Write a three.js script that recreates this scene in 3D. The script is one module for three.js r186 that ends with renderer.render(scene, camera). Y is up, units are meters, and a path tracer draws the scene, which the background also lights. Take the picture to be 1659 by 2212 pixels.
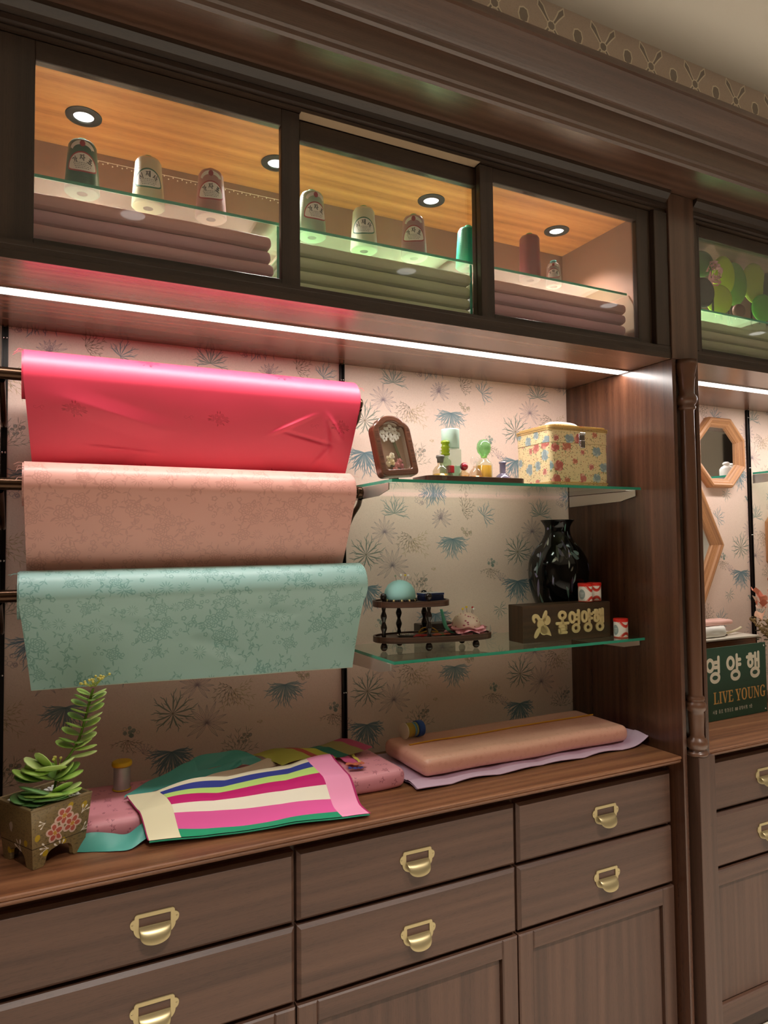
import * as THREE from 'three';
import { RoundedBoxGeometry } from 'three/addons/geometries/RoundedBoxGeometry.js';
import { mergeGeometries } from 'three/addons/utils/BufferGeometryUtils.js';
import { ImprovedNoise } from 'three/addons/math/ImprovedNoise.js';
import { RectAreaLightUniformsLib } from 'three/addons/lights/RectAreaLightUniformsLib.js';

// ------------------------------------------------------------------ camera, exposure, large lights
const scene = new THREE.Scene();
scene.background = new THREE.Color(0x000000);
const renderer = new THREE.WebGLRenderer({ antialias: true });
renderer.toneMapping = THREE.LinearToneMapping;
renderer.toneMappingExposure = 1.0;
renderer.shadowMap.enabled = true;
RectAreaLightUniformsLib.init();

const camera = new THREE.PerspectiveCamera(2 * Math.atan(1106 / 1508.98) * 180 / Math.PI, 1659 / 2212, 0.05, 40);
{
  const R = new THREE.Vector3(0.89463769, -0.01058014, 0.44666706), U = new THREE.Vector3(-0.01005105, 0.99899001, 0.04379435);
  const F = new THREE.Vector3(0.44667928, 0.04366955, -0.89362777);
  camera.quaternion.setFromRotationMatrix(new THREE.Matrix4().makeBasis(R, U, F.clone().negate()));
  camera.position.set(-1.51902, 1.41633, 1.72628);
  camera.updateMatrixWorld();
}
const LED_COLOR = new THREE.Color(1.0, 0.93, 0.88), LED_NITS = 36;
const SPOT_COLOR = new THREE.Color(1.0, 0.95, 0.90), SPOT_CD = 2.6;
const ROOM_COLOR = new THREE.Color(1.0, 0.95, 0.88), FLOOR_CD = 21;

// ------------------------------------------------------------------ helpers
function rng(seed) { let a = seed >>> 0; return () => { a = (a + 0x6D2B79F5) | 0; let t = Math.imul(a ^ (a >>> 15), 1 | a); t = (t + Math.imul(t ^ (t >>> 7), 61 | t)) ^ t; return ((t ^ (t >>> 14)) >>> 0) / 4294967296; }; }
const noise = new ImprovedNoise();
const N = (x, y = 0, z = 0) => noise.noise(x, y, z);
const V3 = (x, y, z) => new THREE.Vector3(x, y, z);
const used = {};
const numbered = (n) => { const k = used[n] = (used[n] ?? -1) + 1; return k ? `${n}_${String(k).padStart(3, '0')}` : n; };
const shade = (o) => { o.castShadow = true; o.receiveShadow = true; return o; };
function thing(name, label, category, at = [0, 0, 0], turn = 0, group) {
  const o = new THREE.Group(); o.name = numbered(name); o.position.set(...at); o.rotation.y = turn;
  o.userData = { label, category }; if (group) o.userData.group = group; scene.add(o); return o;
}
function obj(name, geo, mat, parent = scene) {
  const g = Array.isArray(geo) ? merge(geo) : geo;
  const m = shade(new THREE.Mesh(g, mat)); m.name = parent === scene ? numbered(name) : name; parent.add(m); return m;
}
function tag(o, label, category, group) { o.userData = { ...o.userData, label, category }; if (group) o.userData.group = group; return o; }
function struct(name, geo, mat, label) { const o = obj(name, geo, mat); o.userData.kind = 'structure'; if (label) o.userData.label = label; return o; }
function clean(g) { const q = g.index ? g.toNonIndexed() : g; for (const k of Object.keys(q.attributes)) if (!['position', 'normal', 'uv'].includes(k)) q.deleteAttribute(k); return q; }
function merge(list) { return list.length === 1 ? list[0] : mergeGeometries(list.map(clean), false); }
// uv in metres, u along the grain axis where that lies in the face
function uvBox(g0, grain = 'x', off = 0) {
  const g = g0.index ? g0.toNonIndexed() : g0; const p = g.attributes.position, uv = new Float32Array(p.count * 2);
  const a = V3(), b = V3(), c = V3(), n = V3(), ax = ['x', 'y', 'z'];
  for (let i = 0; i < p.count; i += 3) {
    a.fromBufferAttribute(p, i); b.fromBufferAttribute(p, i + 1); c.fromBufferAttribute(p, i + 2);
    n.copy(b).sub(a).cross(c.clone().sub(a));
    const m = [Math.abs(n.x), Math.abs(n.y), Math.abs(n.z)], k = m.indexOf(Math.max(...m));
    const pl = ax.filter((_, j) => j !== k); if (pl[1] === grain) pl.reverse();
    [a, b, c].forEach((v, j) => { uv[(i + j) * 2] = v[pl[0]] + off; uv[(i + j) * 2 + 1] = v[pl[1]] + off * 0.37; });
  }
  g.setAttribute('uv', new THREE.BufferAttribute(uv, 2)); return g;
}
// box from limits with rounded edges
function bx(x0, x1, y0, y1, z0, z1, r = 0, grain = 'x', off = 0) {
  const w = x1 - x0, h = y1 - y0, d = z1 - z0;
  const g = r > 0 ? new RoundedBoxGeometry(w, h, d, 2, Math.min(r, w / 2.02, h / 2.02, d / 2.02)) : new THREE.BoxGeometry(w, h, d);
  g.translate((x0 + x1) / 2, (y0 + y1) / 2, (z0 + z1) / 2); return uvBox(g, grain, off);
}
// box whose front (+z) edges are chamfered by c
function chamfered(x0, x1, y0, y1, z0, z1, c, grain = 'x', off = 0) {
  const s = new THREE.Shape([[x0 + c, y0 + c], [x1 - c, y0 + c], [x1 - c, y1 - c], [x0 + c, y1 - c]].map((q) => new THREE.Vector2(...q)));
  const g = new THREE.ExtrudeGeometry(s, { depth: z1 - z0 - c, bevelEnabled: true, bevelThickness: c, bevelSize: c, bevelSegments: 1 });
  g.translate(0, 0, z0);
  const p = g.attributes.position; for (let i = 0; i < p.count; i++) if (p.getZ(i) < z0) p.setZ(i, z0); // flat back
  g.computeVertexNormals(); return uvBox(g, grain, off);
}
function lathe(pts, seg = 40) { return new THREE.LatheGeometry(pts.map(([r, y]) => new THREE.Vector2(r, y)), seg); }
function tube(pts, r, seg = 24, rad = 8, closed = false) { return new THREE.TubeGeometry(new THREE.CatmullRomCurve3(pts.map((q) => V3(...q)), closed), seg, r, rad, closed); }
function cyl(p0, p1, r0, r1 = r0, seg = 20) {
  const a = V3(...p0), b = V3(...p1), g = new THREE.CylinderGeometry(r1, r0, a.distanceTo(b), seg);
  g.applyQuaternion(new THREE.Quaternion().setFromUnitVectors(V3(0, 1, 0), b.clone().sub(a).normalize())); g.translate(...a.add(b).multiplyScalar(0.5).toArray()); return g;
}
function ball(x, y, z, r, sx = 1, sy = 1, sz = 1, seg = 18) { const g = new THREE.SphereGeometry(r, seg, Math.max(8, seg * 0.7 | 0)); g.scale(sx, sy, sz); g.translate(x, y, z); return g; }
// extrude a closed profile of [z, y] points along x
function runX(profile, x0, x1, off = 0) {
  const s = new THREE.Shape(profile.map(([z, y]) => new THREE.Vector2(-z, y)));
  const g = new THREE.ExtrudeGeometry(s, { depth: x1 - x0, bevelEnabled: false }); g.rotateY(Math.PI / 2); g.translate(x0, 0, 0);
  return uvBox(g, 'x', off);
}
function sheet(nu, nv, fn, su = 1, sv = 1) {   // surface from fn(u,v) with uv in metres
  const pos = [], uv = [], idx = [];
  for (let j = 0; j <= nv; j++) for (let i = 0; i <= nu; i++) { pos.push(...fn(i / nu, j / nv)); uv.push(i / nu * su, (1 - j / nv) * sv); }
  for (let j = 0; j < nv; j++) for (let i = 0; i < nu; i++) { const a = j * (nu + 1) + i, b = a + nu + 1; idx.push(a, b, a + 1, b, b + 1, a + 1); }
  const g = new THREE.BufferGeometry(); g.setAttribute('position', new THREE.Float32BufferAttribute(pos, 3)); g.setAttribute('uv', new THREE.Float32BufferAttribute(uv, 2)); g.setIndex(idx); g.computeVertexNormals(); return g;
}
function warp(g, fn) { const p = g.attributes.position, v = V3(); for (let i = 0; i < p.count; i++) { v.fromBufferAttribute(p, i); fn(v); p.setXYZ(i, v.x, v.y, v.z); } g.computeVertexNormals(); return g; }
// softly padded block: a finely divided box rounded with radius r and given gentle dents
function padded(x0, x1, y0, y1, z0, z1, r, amp, seed, nx = 44, ny = 8, nz = 20, freq = 9) {
  const w = x1 - x0, h = y1 - y0, d = z1 - z0, g = new THREE.BoxGeometry(w, h, d, nx, ny, nz), p = g.attributes.position, v = V3(), q = V3();
  for (let i = 0; i < p.count; i++) {
    v.fromBufferAttribute(p, i);
    q.set(THREE.MathUtils.clamp(v.x, -w / 2 + r, w / 2 - r), THREE.MathUtils.clamp(v.y, -h / 2 + r, h / 2 - r), THREE.MathUtils.clamp(v.z, -d / 2 + r, d / 2 - r));
    const dir = v.clone().sub(q); if (dir.lengthSq() > 1e-12) { dir.normalize(); v.copy(q).addScaledVector(dir, r); }
    const k = amp * N(v.x * freq + seed, v.y * freq * 2 + seed * 0.3, v.z * freq);
    v.addScaledVector(dir, k); if (v.y < -h / 2) v.y = -h / 2;
    p.setXYZ(i, v.x, v.y, v.z);
  }
  g.translate((x0 + x1) / 2, (y0 + y1) / 2, (z0 + z1) / 2);
  const u = uvBox(g, 'x'); // keep smooth normals: computed on the shared mesh
  g.computeVertexNormals(); const nn = g.toNonIndexed().attributes.normal; u.setAttribute('normal', nn); return u;
}
const canvas = (w, h) => { const c = document.createElement('canvas'); c.width = w; c.height = h; return [c, c.getContext('2d')]; };
function tex(c, w = 1, h = 1, color = true) { const t = new THREE.CanvasTexture(c); if (color) t.colorSpace = THREE.SRGBColorSpace; t.wrapS = t.wrapT = THREE.RepeatWrapping; t.repeat.set(1 / w, 1 / h); t.anisotropy = 8; return t; }
function pixels(w, h, fn, color = true) {
  const d = new Uint8Array(w * h * 4);
  for (let j = 0; j < h; j++) for (let i = 0; i < w; i++) { const q = fn(i / w, j / h, i, j); const k = (j * w + i) * 4; d[k] = q[0]; d[k + 1] = q[1]; d[k + 2] = q[2]; d[k + 3] = 255; }
  const t = new THREE.DataTexture(d, w, h); t.magFilter = THREE.LinearFilter; t.minFilter = THREE.LinearMipmapLinearFilter; t.generateMipmaps = true; t.wrapS = t.wrapT = THREE.RepeatWrapping; if (color) t.colorSpace = THREE.SRGBColorSpace; t.needsUpdate = true; return t;
}
// noise that tiles over [0,1)^2
function tn(u, v, fu, fv, s) { const a = u * 2 * Math.PI, b = v * 2 * Math.PI; return N(Math.cos(a) * fu / 6.283 + s, Math.sin(a) * fu / 6.283 + Math.cos(b) * fv / 6.283, Math.sin(b) * fv / 6.283 + s * 0.7); }
function woodTex(seed, dark, mid, light, w = 1.2, h = 0.4) {
  const r = rng(seed), rows = 512, streak = []; for (let j = 0; j < rows; j++) streak.push(r());
  const t = pixels(512, rows, (u, v, i, j) => {
    const wav = tn(u, v, 3, 5, seed) * 5, jj = ((j + wav) % rows + rows) % rows;
    const s0 = streak[jj | 0], s1 = streak[((jj | 0) + 1) % rows], f = jj % 1, fine = s0 + (s1 - s0) * f;
    const broad = 0.5 + 0.9 * tn(u, v, 2, 26, seed + 3), pore = tn(u, v, 60, 900, seed + 9) > 0.36 ? -0.25 : 0;
    let k = 0.22 * fine + 0.60 * broad + 0.12 + pore; k = Math.min(1, Math.max(0, k));
    const A = k < 0.5 ? dark : mid, B = k < 0.5 ? mid : light, q = k < 0.5 ? k * 2 : k * 2 - 1;
    return [0, 1, 2].map((c) => A[c] + (B[c] - A[c]) * q);
  });
  t.repeat.set(1 / w, 1 / h); return t;
}
const std = (o) => new THREE.MeshPhysicalMaterial({ side: THREE.DoubleSide, ...o });
const plain = (color, roughness = 0.6, o = {}) => std({ color, roughness, ...o });

// ------------------------------------------------------------------ hangul drawn as strokes (box 0..1, y down)
const CHO = [...'ㄱㄲㄴㄷㄸㄹㅁㅂㅃㅅㅆㅇㅈㅉㅊㅋㅌㅍㅎ'], JUNG = [...'ㅏㅐㅑㅒㅓㅔㅕㅖㅗㅘㅙㅚㅛㅜㅝㅞㅟㅠㅡㅢㅣ'], JONG = ['', ...'ㄱㄲㄳㄴㄵㄶㄷㄹㄺㄻㄼㄽㄾㄿㅀㅁㅂㅄㅅㅆㅇㅈㅊㅋㅌㅍㅎ'];
const JAMO = {
  'ㄱ': [[[.05, .08], [.88, .08], [.8, .95]]], 'ㄴ': [[[.1, .05], [.1, .9], [.95, .9]]], 'ㄷ': [[[.9, .1], [.1, .1], [.1, .9], [.95, .9]]],
  'ㄹ': [[[.08, .06], [.9, .06], [.9, .48], [.1, .48], [.1, .93], [.95, .93]]], 'ㅁ': [[[.1, .1], [.9, .1], [.9, .9], [.1, .9], [.1, .1]]],
  'ㅂ': [[[.1, 0], [.1, .95], [.9, .95], [.9, 0]], [[.1, .5], [.9, .5]]], 'ㅅ': [[[.5, .05], [.05, .95]], [[.5, .4], [.95, .95]]], 'ㅇ': [{ c: [.5, .5, .43] }],
  'ㅈ': [[[.05, .08], [.95, .08]], [[.5, .08], [.05, .95]], [[.52, .45], [.95, .95]]], 'ㅊ': [[[.35, 0], [.65, 0]], [[.05, .2], [.95, .2]], [[.5, .2], [.05, .95]], [[.52, .55], [.95, .95]]],
  'ㅍ': [[[.05, .1], [.95, .1]], [[.3, .1], [.34, .9]], [[.7, .1], [.66, .9]], [[0, .9], [1, .9]]], 'ㅎ': [[[.38, .0], [.62, .0]], [[.05, .2], [.95, .2]], { c: [.5, .66, .3] }],
  'ㅏ': [[[.4, 0], [.4, 1]], [[.4, .5], [1, .5]]], 'ㅐ': [[[.2, .04], [.2, .96]], [[.2, .5], [.8, .5]], [[.8, 0], [.8, 1]]], 'ㅑ': [[[.4, 0], [.4, 1]], [[.4, .33], [1, .33]], [[.4, .66], [1, .66]]],
  'ㅓ': [[[.75, 0], [.75, 1]], [[.05, .5], [.75, .5]]], 'ㅔ': [[[0, .5], [.38, .5]], [[.38, .04], [.38, .96]], [[.85, 0], [.85, 1]]], 'ㅕ': [[[.75, 0], [.75, 1]], [[.05, .33], [.75, .33]], [[.05, .66], [.75, .66]]],
  'ㅣ': [[[.5, 0], [.5, 1]]], 'ㅗ': [[[.5, .1], [.5, .8]], [[0, .8], [1, .8]]], 'ㅛ': [[[.35, .1], [.35, .8]], [[.65, .1], [.65, .8]], [[0, .8], [1, .8]]], 'ㅜ': [[[0, .2], [1, .2]], [[.5, .2], [.5, 1]]], 'ㅡ': [[[0, .5], [1, .5]]],
};
function hangul(ch) {
  const k = ch.charCodeAt(0) - 0xAC00, ini = CHO[k / 588 | 0], fin = JONG[k % 28]; let vow = JUNG[(k % 588) / 28 | 0], extra = null;
  if (vow === 'ㅘ') { vow = 'ㅗ'; extra = 'ㅏ'; }
  const out = [], put = (j, x0, y0, x1, y1) => { for (const s of JAMO[j] ?? []) out.push(s.c ? { c: [x0 + s.c[0] * (x1 - x0), y0 + s.c[1] * (y1 - y0), s.c[2] * (x1 - x0), s.c[2] * (y1 - y0)] } : s.map(([x, y]) => [x0 + x * (x1 - x0), y0 + y * (y1 - y0)])); };
  if ('ㅗㅛㅜㅡ'.includes(vow)) {
    const w = extra ? 0.55 : 1;
    if (fin) { put(ini, .2 * w, 0, .8 * w, .34); put(vow, .02, .34, .98 * w, .6); if (extra) put(extra, .62, 0, .98, .6); put(fin, .18, .66, .84, 1); } else { put(ini, .2 * w, .02, .8 * w, .55); put(vow, 0, .55, w, 1); if (extra) put(extra, .62, 0, .98, 1); }
  } else if (fin) { put(ini, .02, .04, .52, .56); put(vow, .56, 0, .94, .6); put(fin, .28, .62, .9, 1); } else { put(ini, .04, .1, .54, .82); put(vow, .6, 0, .98, 1); }
  return out;
}
function drawHangul(g, ch, x, y, w, h, lw) {
  g.lineWidth = lw; g.lineCap = 'round'; g.lineJoin = 'round';
  for (const s of hangul(ch)) { g.beginPath(); if (s.c) g.ellipse(x + s.c[0] * w, y + s.c[1] * h, s.c[2] * w, s.c[3] * h, 0, 0, 7); else s.forEach(([a, b], i) => g[i ? 'lineTo' : 'moveTo'](x + a * w, y + b * h)); g.stroke(); }
}
// the same strokes as raised letters: ribbons of width lw, extruded d towards +z
function raisedHangul(ch, x, y, w, h, lw, d) {
  const list = [], ext = { depth: d * 0.6, bevelEnabled: true, bevelThickness: d * 0.4, bevelSize: lw * 0.12, bevelSegments: 2, curveSegments: 20 }, r = lw / 2 * 0.88;
  const capsule = (a, b) => { const q = Math.atan2(b[1] - a[1], b[0] - a[0]), s = new THREE.Shape(); s.absarc(b[0], b[1], r, q - Math.PI / 2, q + Math.PI / 2); s.absarc(a[0], a[1], r, q + Math.PI / 2, q + Math.PI * 1.5); s.closePath(); return new THREE.ExtrudeGeometry(s, ext); };
  for (const s of hangul(ch)) {
    if (s.c) { const o = new THREE.Shape(), c = [x + s.c[0] * w, y + (1 - s.c[1]) * h], rx = s.c[2] * w, ry = s.c[3] * h; o.absellipse(c[0], c[1], rx + r, ry + r, 0, Math.PI * 2); const i = new THREE.Path(); i.absellipse(c[0], c[1], rx - r, ry - r, 0, Math.PI * 2, true); o.holes.push(i); list.push(new THREE.ExtrudeGeometry(o, ext)); } else for (let i = 1; i < s.length; i++) list.push(capsule(...[s[i - 1], s[i]].map(([a, b]) => [x + a * w, y + (1 - b) * h])));
  }
  return merge(list);
}
// ------------------------------------------------------------------ printed and woven patterns
const TAU = Math.PI * 2;
function blade(g, x, y, a, len, wid, bend, fill, vein) {   // one pointed leaf from (x,y)
  const ex = x + Math.cos(a) * len, ey = y + Math.sin(a) * len, nx = -Math.sin(a), ny = Math.cos(a), mx = (x + ex) / 2 + nx * bend, my = (y + ey) / 2 + ny * bend;
  g.beginPath(); g.moveTo(x, y); g.quadraticCurveTo(mx + nx * wid, my + ny * wid, ex, ey); g.quadraticCurveTo(mx - nx * wid, my - ny * wid, x, y);
  if (fill) { g.fillStyle = fill; g.fill(); } if (vein) { g.strokeStyle = vein; g.stroke(); }
}
function palmMotif(g, x, y, s, seed, fill, line, spread = 4.6, base = Math.PI / 2, n = 21) {
  const r = rng(seed), fan = base === Math.PI / 2 ? Math.min(spread, 3.3) : spread;
  for (let i = 0; i < n; i++) {
    const t0 = i / (n - 1) - 0.5, a = base + t0 * fan + (r() - 0.5) * 0.14, L = s * (0.78 + 0.28 * r()) * (1.05 - 0.35 * Math.abs(t0)); g.lineWidth = 1.3;
    blade(g, x, y, a, L, s * 0.07, (a - base) * s * 0.035, fill, null);
    for (let k = 1; k < 4; k++) { const q = (i + k) % 2 ? 1 : -1, t = 0.25 + 0.2 * k; blade(g, x + Math.cos(a) * L * t, y + Math.sin(a) * L * t, a + q * 0.42, L * 0.34, s * 0.035, 0, fill, null); }
    if (line) { g.strokeStyle = line; g.beginPath(); g.moveTo(x, y); g.quadraticCurveTo(x + Math.cos(a) * L * 0.5 - Math.sin(a) * (a - base) * s * 0.035, y + Math.sin(a) * L * 0.5 + Math.cos(a) * (a - base) * s * 0.035, x + Math.cos(a) * L, y + Math.sin(a) * L); g.stroke(); }
  }
}
function branchMotif(g, x, y, s, seed, col, base) {   // thin twiggy leaves
  const r = rng(seed); g.strokeStyle = col; g.lineCap = 'round';
  for (let i = 0; i < 7; i++) { const a = base + (i / 6 - 0.5) * 2.6, L = s * (0.6 + 0.5 * r()); g.lineWidth = 1.6; g.beginPath(); g.moveTo(x, y); const ex = x + Math.cos(a) * L, ey = y + Math.sin(a) * L; g.quadraticCurveTo(x + Math.cos(a + 0.3) * L * 0.5, y + Math.sin(a + 0.3) * L * 0.5, ex, ey); g.stroke(); for (let k = 1; k < 4; k++) for (const q of [-1, 1]) blade(g, x + Math.cos(a) * L * k / 3.6, y + Math.sin(a) * L * k / 3.6, a + q * 0.55, L * 0.28, s * 0.025, 0, col, null); }
}
function roundLeafMotif(g, x, y, s, seed, col) {   // outlined, lobed leaf with veins
  const r = rng(seed); g.strokeStyle = col; g.lineWidth = 1.3;
  for (let i = 0; i < 13; i++) { const a = -Math.PI / 2 + (i / 12 - 0.5) * 5, L = s * (0.7 + 0.3 * r()); blade(g, x, y, a, L, s * 0.13, 0, null, col); g.beginPath(); g.moveTo(x, y); g.lineTo(x + Math.cos(a) * L, y + Math.sin(a) * L); g.stroke(); }
}
function berryMotif(g, x, y, s, seed, col, fill) { const r = rng(seed); g.strokeStyle = col; g.lineWidth = 1.3; for (let i = 0; i < 12; i++) { const a = r() * TAU, q = Math.sqrt(r()) * s; g.beginPath(); g.arc(x + Math.cos(a) * q, y + Math.sin(a) * q * 0.7, s * (0.14 + 0.1 * r()), 0, TAU); if (fill && r() < 0.4) { g.fillStyle = fill; g.fill(); } g.stroke(); } }
function wallpaperTex() {
  const TW = 0.51, TH = 0.368, W = 1020, H = 736, [c, g] = canvas(W, H), r = rng(5);
  g.fillStyle = '#e4c9ba'; g.fillRect(0, 0, W, H);
  for (let i = 0; i < 26000; i++) { const l = r(); g.fillStyle = l < 0.5 ? 'rgba(150,128,108,0.16)' : 'rgba(255,246,228,0.20)'; g.fillRect(r() * W, r() * H, 1 + r() * 3, 1 + r() * 1.5); }
  const blue = 'rgba(100,130,138,0.58)', blueL = 'rgba(78,108,118,0.70)', mauve = 'rgba(134,116,122,0.78)', sage = 'rgba(104,122,112,0.72)', brown = 'rgba(110,94,76,0.82)', ochre = 'rgba(168,142,96,0.6)';
  const M = [
    [-0.434, 1.425, (x, y) => palmMotif(g, x, y, 112, 1, blue, blueL, 3.9)], [-0.495, 1.58, (x, y) => palmMotif(g, x, y, 120, 2, 'rgba(92,120,140,0.6)', blueL, 4.2)], [-0.714, 1.295, (x, y) => palmMotif(g, x, y, 122, 3, 'rgba(88,118,132,0.66)', blueL, 4.4)],
    [-0.324, 1.492, (x, y) => palmMotif(g, x, y, 80, 4, blue, blueL, 3.6, -0.6, 9)], [-0.272, 1.214, (x, y) => palmMotif(g, x, y, 58, 5, sage, null, 4.6, 1.2, 9)],
    [-0.624, 1.497, (x, y) => { palmMotif(g, x, y, 100, 6, 'rgba(104,126,124,0.55)', sage, 3.4, -Math.PI / 2, 11); }], [-0.712, 1.384, (x, y) => palmMotif(g, x, y, 108, 7, sage, brown, 5.6, -Math.PI / 2, 13)],
    [-0.655, 1.445, (x, y) => roundLeafMotif(g, x, y, 96, 8, mauve)], [-0.632, 1.352, (x, y) => roundLeafMotif(g, x, y, 112, 9, 'rgba(124,108,112,0.78)')], [-0.400, 1.508, (x, y) => branchMotif(g, x, y, 92, 10, brown, -0.4)],
    [-0.572, 1.432, (x, y) => { branchMotif(g, x, y, 98, 11, brown, 2.2); branchMotif(g, x + 20, y + 10, 120, 12, ochre, 0.9); }], [-0.474, 1.484, (x, y) => { roundLeafMotif(g, x, y, 80, 13, mauve); berryMotif(g, x + 6, y - 22, 34, 14, mauve); }],
    [-0.388, 1.447, (x, y) => berryMotif(g, x, y, 40, 15, brown, 'rgba(190,170,140,0.5)')], [-0.302, 1.34, (x, y) => { branchMotif(g, x, y + 10, 70, 16, brown, 1.6); berryMotif(g, x + 14, y - 34, 40, 17, sage, 'rgba(110,128,120,0.6)'); }],
    [-0.54, 1.54, (x, y) => berryMotif(g, x, y, 44, 18, mauve)], [-0.56, 1.27, (x, y) => { branchMotif(g, x, y, 118, 19, 'rgba(124,116,98,0.7)', -1.5); berryMotif(g, x + 40, y - 70, 36, 20, brown, 'rgba(104,112,108,0.55)'); }], [-0.30, 1.30, (x, y) => branchMotif(g, x + 60, y, 60, 21, mauve, -1)],
    [-0.67, 1.20, (x, y) => berryMotif(g, x, y, 40, 22, sage, 'rgba(100,118,116,0.6)')], [-0.50, 1.34, (x, y) => berryMotif(g, x, y, 12, 23, ochre)],
  ];
  const md = (a, b) => ((a % b) + b) % b;
  for (const [x, y, fn] of M) { const px = md(x, TW) / TW * W, py = (1 - md(y, TH) / TH) * H; for (const dx of [-W, 0, W]) for (const dy of [-H, 0, H]) if (px + dx > -160 && px + dx < W + 160 && py + dy > -160 && py + dy < H + 160) fn(px + dx, py + dy); }
  return tex(c, TW, TH);
}
function flower(g, x, y, s, n, fill, line, r) { for (let ring = 2; ring > 0; ring--) for (let i = 0; i < n; i++) { const a = i / n * TAU + ring * 0.3 + r(); blade(g, x, y, a, s * ring / 2, s * 0.16, 0, fill, line); } g.beginPath(); g.arc(x, y, s * 0.16, 0, TAU); g.fillStyle = fill; g.fill(); }
function rosette(g, x, y, s, col) { g.strokeStyle = col; g.lineWidth = s * 0.11; for (let q = 1; q > 0.2; q -= 0.24) { g.beginPath(); for (let i = 0; i <= 40; i++) { const a = i / 40 * TAU, k = s * q * (1 + 0.13 * Math.sin(a * 6 + q * 9)); g[i ? 'lineTo' : 'moveTo'](x + Math.cos(a) * k, y + Math.sin(a) * k); } g.stroke(); } }
function scroll(g, x, y, s, a, col) { g.strokeStyle = col; g.lineWidth = s * 0.1; g.lineCap = 'round'; g.beginPath(); for (let i = 0; i <= 30; i++) { const t = i / 30, q = a + t * 5.2, k = s * (1 - t * 0.72); g[i ? 'lineTo' : 'moveTo'](x + Math.cos(q) * k, y + Math.sin(q) * k); } g.stroke(); blade(g, x + Math.cos(a) * s, y + Math.sin(a) * s, a - 1.2, s * 0.9, s * 0.14, 0, col, null); }
// damask: returns {map, rough}; the motif is woven in the other face of the satin
function damask(W, H, w, h, base, motif, paint, roughBase = 150, roughMotif = 95) {
  const [c, g] = canvas(W, H), [c2, g2] = canvas(W, H);
  g.fillStyle = base; g.fillRect(0, 0, W, H); g2.fillStyle = `rgb(${roughBase},${roughBase},${roughBase})`; g2.fillRect(0, 0, W, H);
  const col2 = `rgb(${roughMotif},${roughMotif},${roughMotif})`;
  for (const dx of [-W, 0, W]) for (const dy of [-H, 0, H]) { for (const [q, k] of [[g, motif], [g2, col2]]) { q.save(); q.translate(dx, dy); paint(q, k, W, H); q.restore(); } }
  return { map: tex(c, w, h), roughnessMap: tex(c2, w, h, false) };
}
const denseFloral = (seed, n) => (g, col, W, H) => {
  const r = rng(seed), k0 = W * 0.021, leafy = (x, y, a, s) => blade(g, x, y, a, s * 1.5, s * 0.42, s * 0.12, col, null);
  for (let i = 0; i < n; i++) {
    const gx = i % Math.ceil(Math.sqrt(n)), gy = i / Math.ceil(Math.sqrt(n)) | 0, st = W / Math.ceil(Math.sqrt(n)), x = (gx + 0.5 * (gy % 2) + 0.5 * r()) * st, y = (gy + 0.5 * r()) * H / Math.ceil(n / Math.ceil(Math.sqrt(n))), k = r(), s = k0 * (0.75 + 0.5 * r());
    if (k < 0.24) { rosette(g, x, y, s * 1.5, col); for (let q = 0; q < 4; q++) { const a = q * 1.5 + r(); leafy(x + Math.cos(a) * s * 1.5, y + Math.sin(a) * s * 1.5, a, s); } }
    else if (k < 0.42) { for (let q = 0; q < 12; q++) blade(g, x + Math.cos(q / 12 * TAU) * s * 0.4, y + Math.sin(q / 12 * TAU) * s * 0.4, q / 12 * TAU, s * 1.3, s * 0.2, 0, col, null); }
    else if (k < 0.72) { // a curling vine with paired leaves
      let a = r() * TAU, px = x, py = y; const t = r() < 0.5 ? 1 : -1; g.strokeStyle = col; g.lineWidth = s * 0.14; g.lineCap = 'round'; g.beginPath(); g.moveTo(px, py); const pts = []; for (let q = 0; q < 16; q++) { a += t * (0.10 + q * 0.022); px += Math.cos(a) * s * 0.38; py += Math.sin(a) * s * 0.38; g.lineTo(px, py); if (q % 4 === 1) pts.push([px, py, a]); } g.stroke(); for (const [u, v, w] of pts) { leafy(u, v, w + 0.9, s * 0.75); leafy(u, v, w - 0.9, s * 0.75); }
    } else for (let q = 0; q < 3; q++) { const a = r() * TAU, ux = x + Math.cos(a) * s * 1.1, uy = y + Math.sin(a) * s * 1.1; g.strokeStyle = col; g.lineWidth = s * 0.17; g.beginPath(); for (let e = 0; e <= 20; e++) { const b = e / 20 * TAU, w = s * 0.42 * (1 + 0.2 * Math.cos(b * 5)); g[e ? 'lineTo' : 'moveTo'](ux + Math.cos(b) * w, uy + Math.sin(b) * w); } g.stroke(); }
  }
};
function stripedPx(W, H, cols) { const [c, g] = canvas(W, H); let x = 0; for (const [f, col] of cols) { g.fillStyle = col; g.fillRect(x * W, 0, f * W + 1, H); x += f; } return c; }

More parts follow.
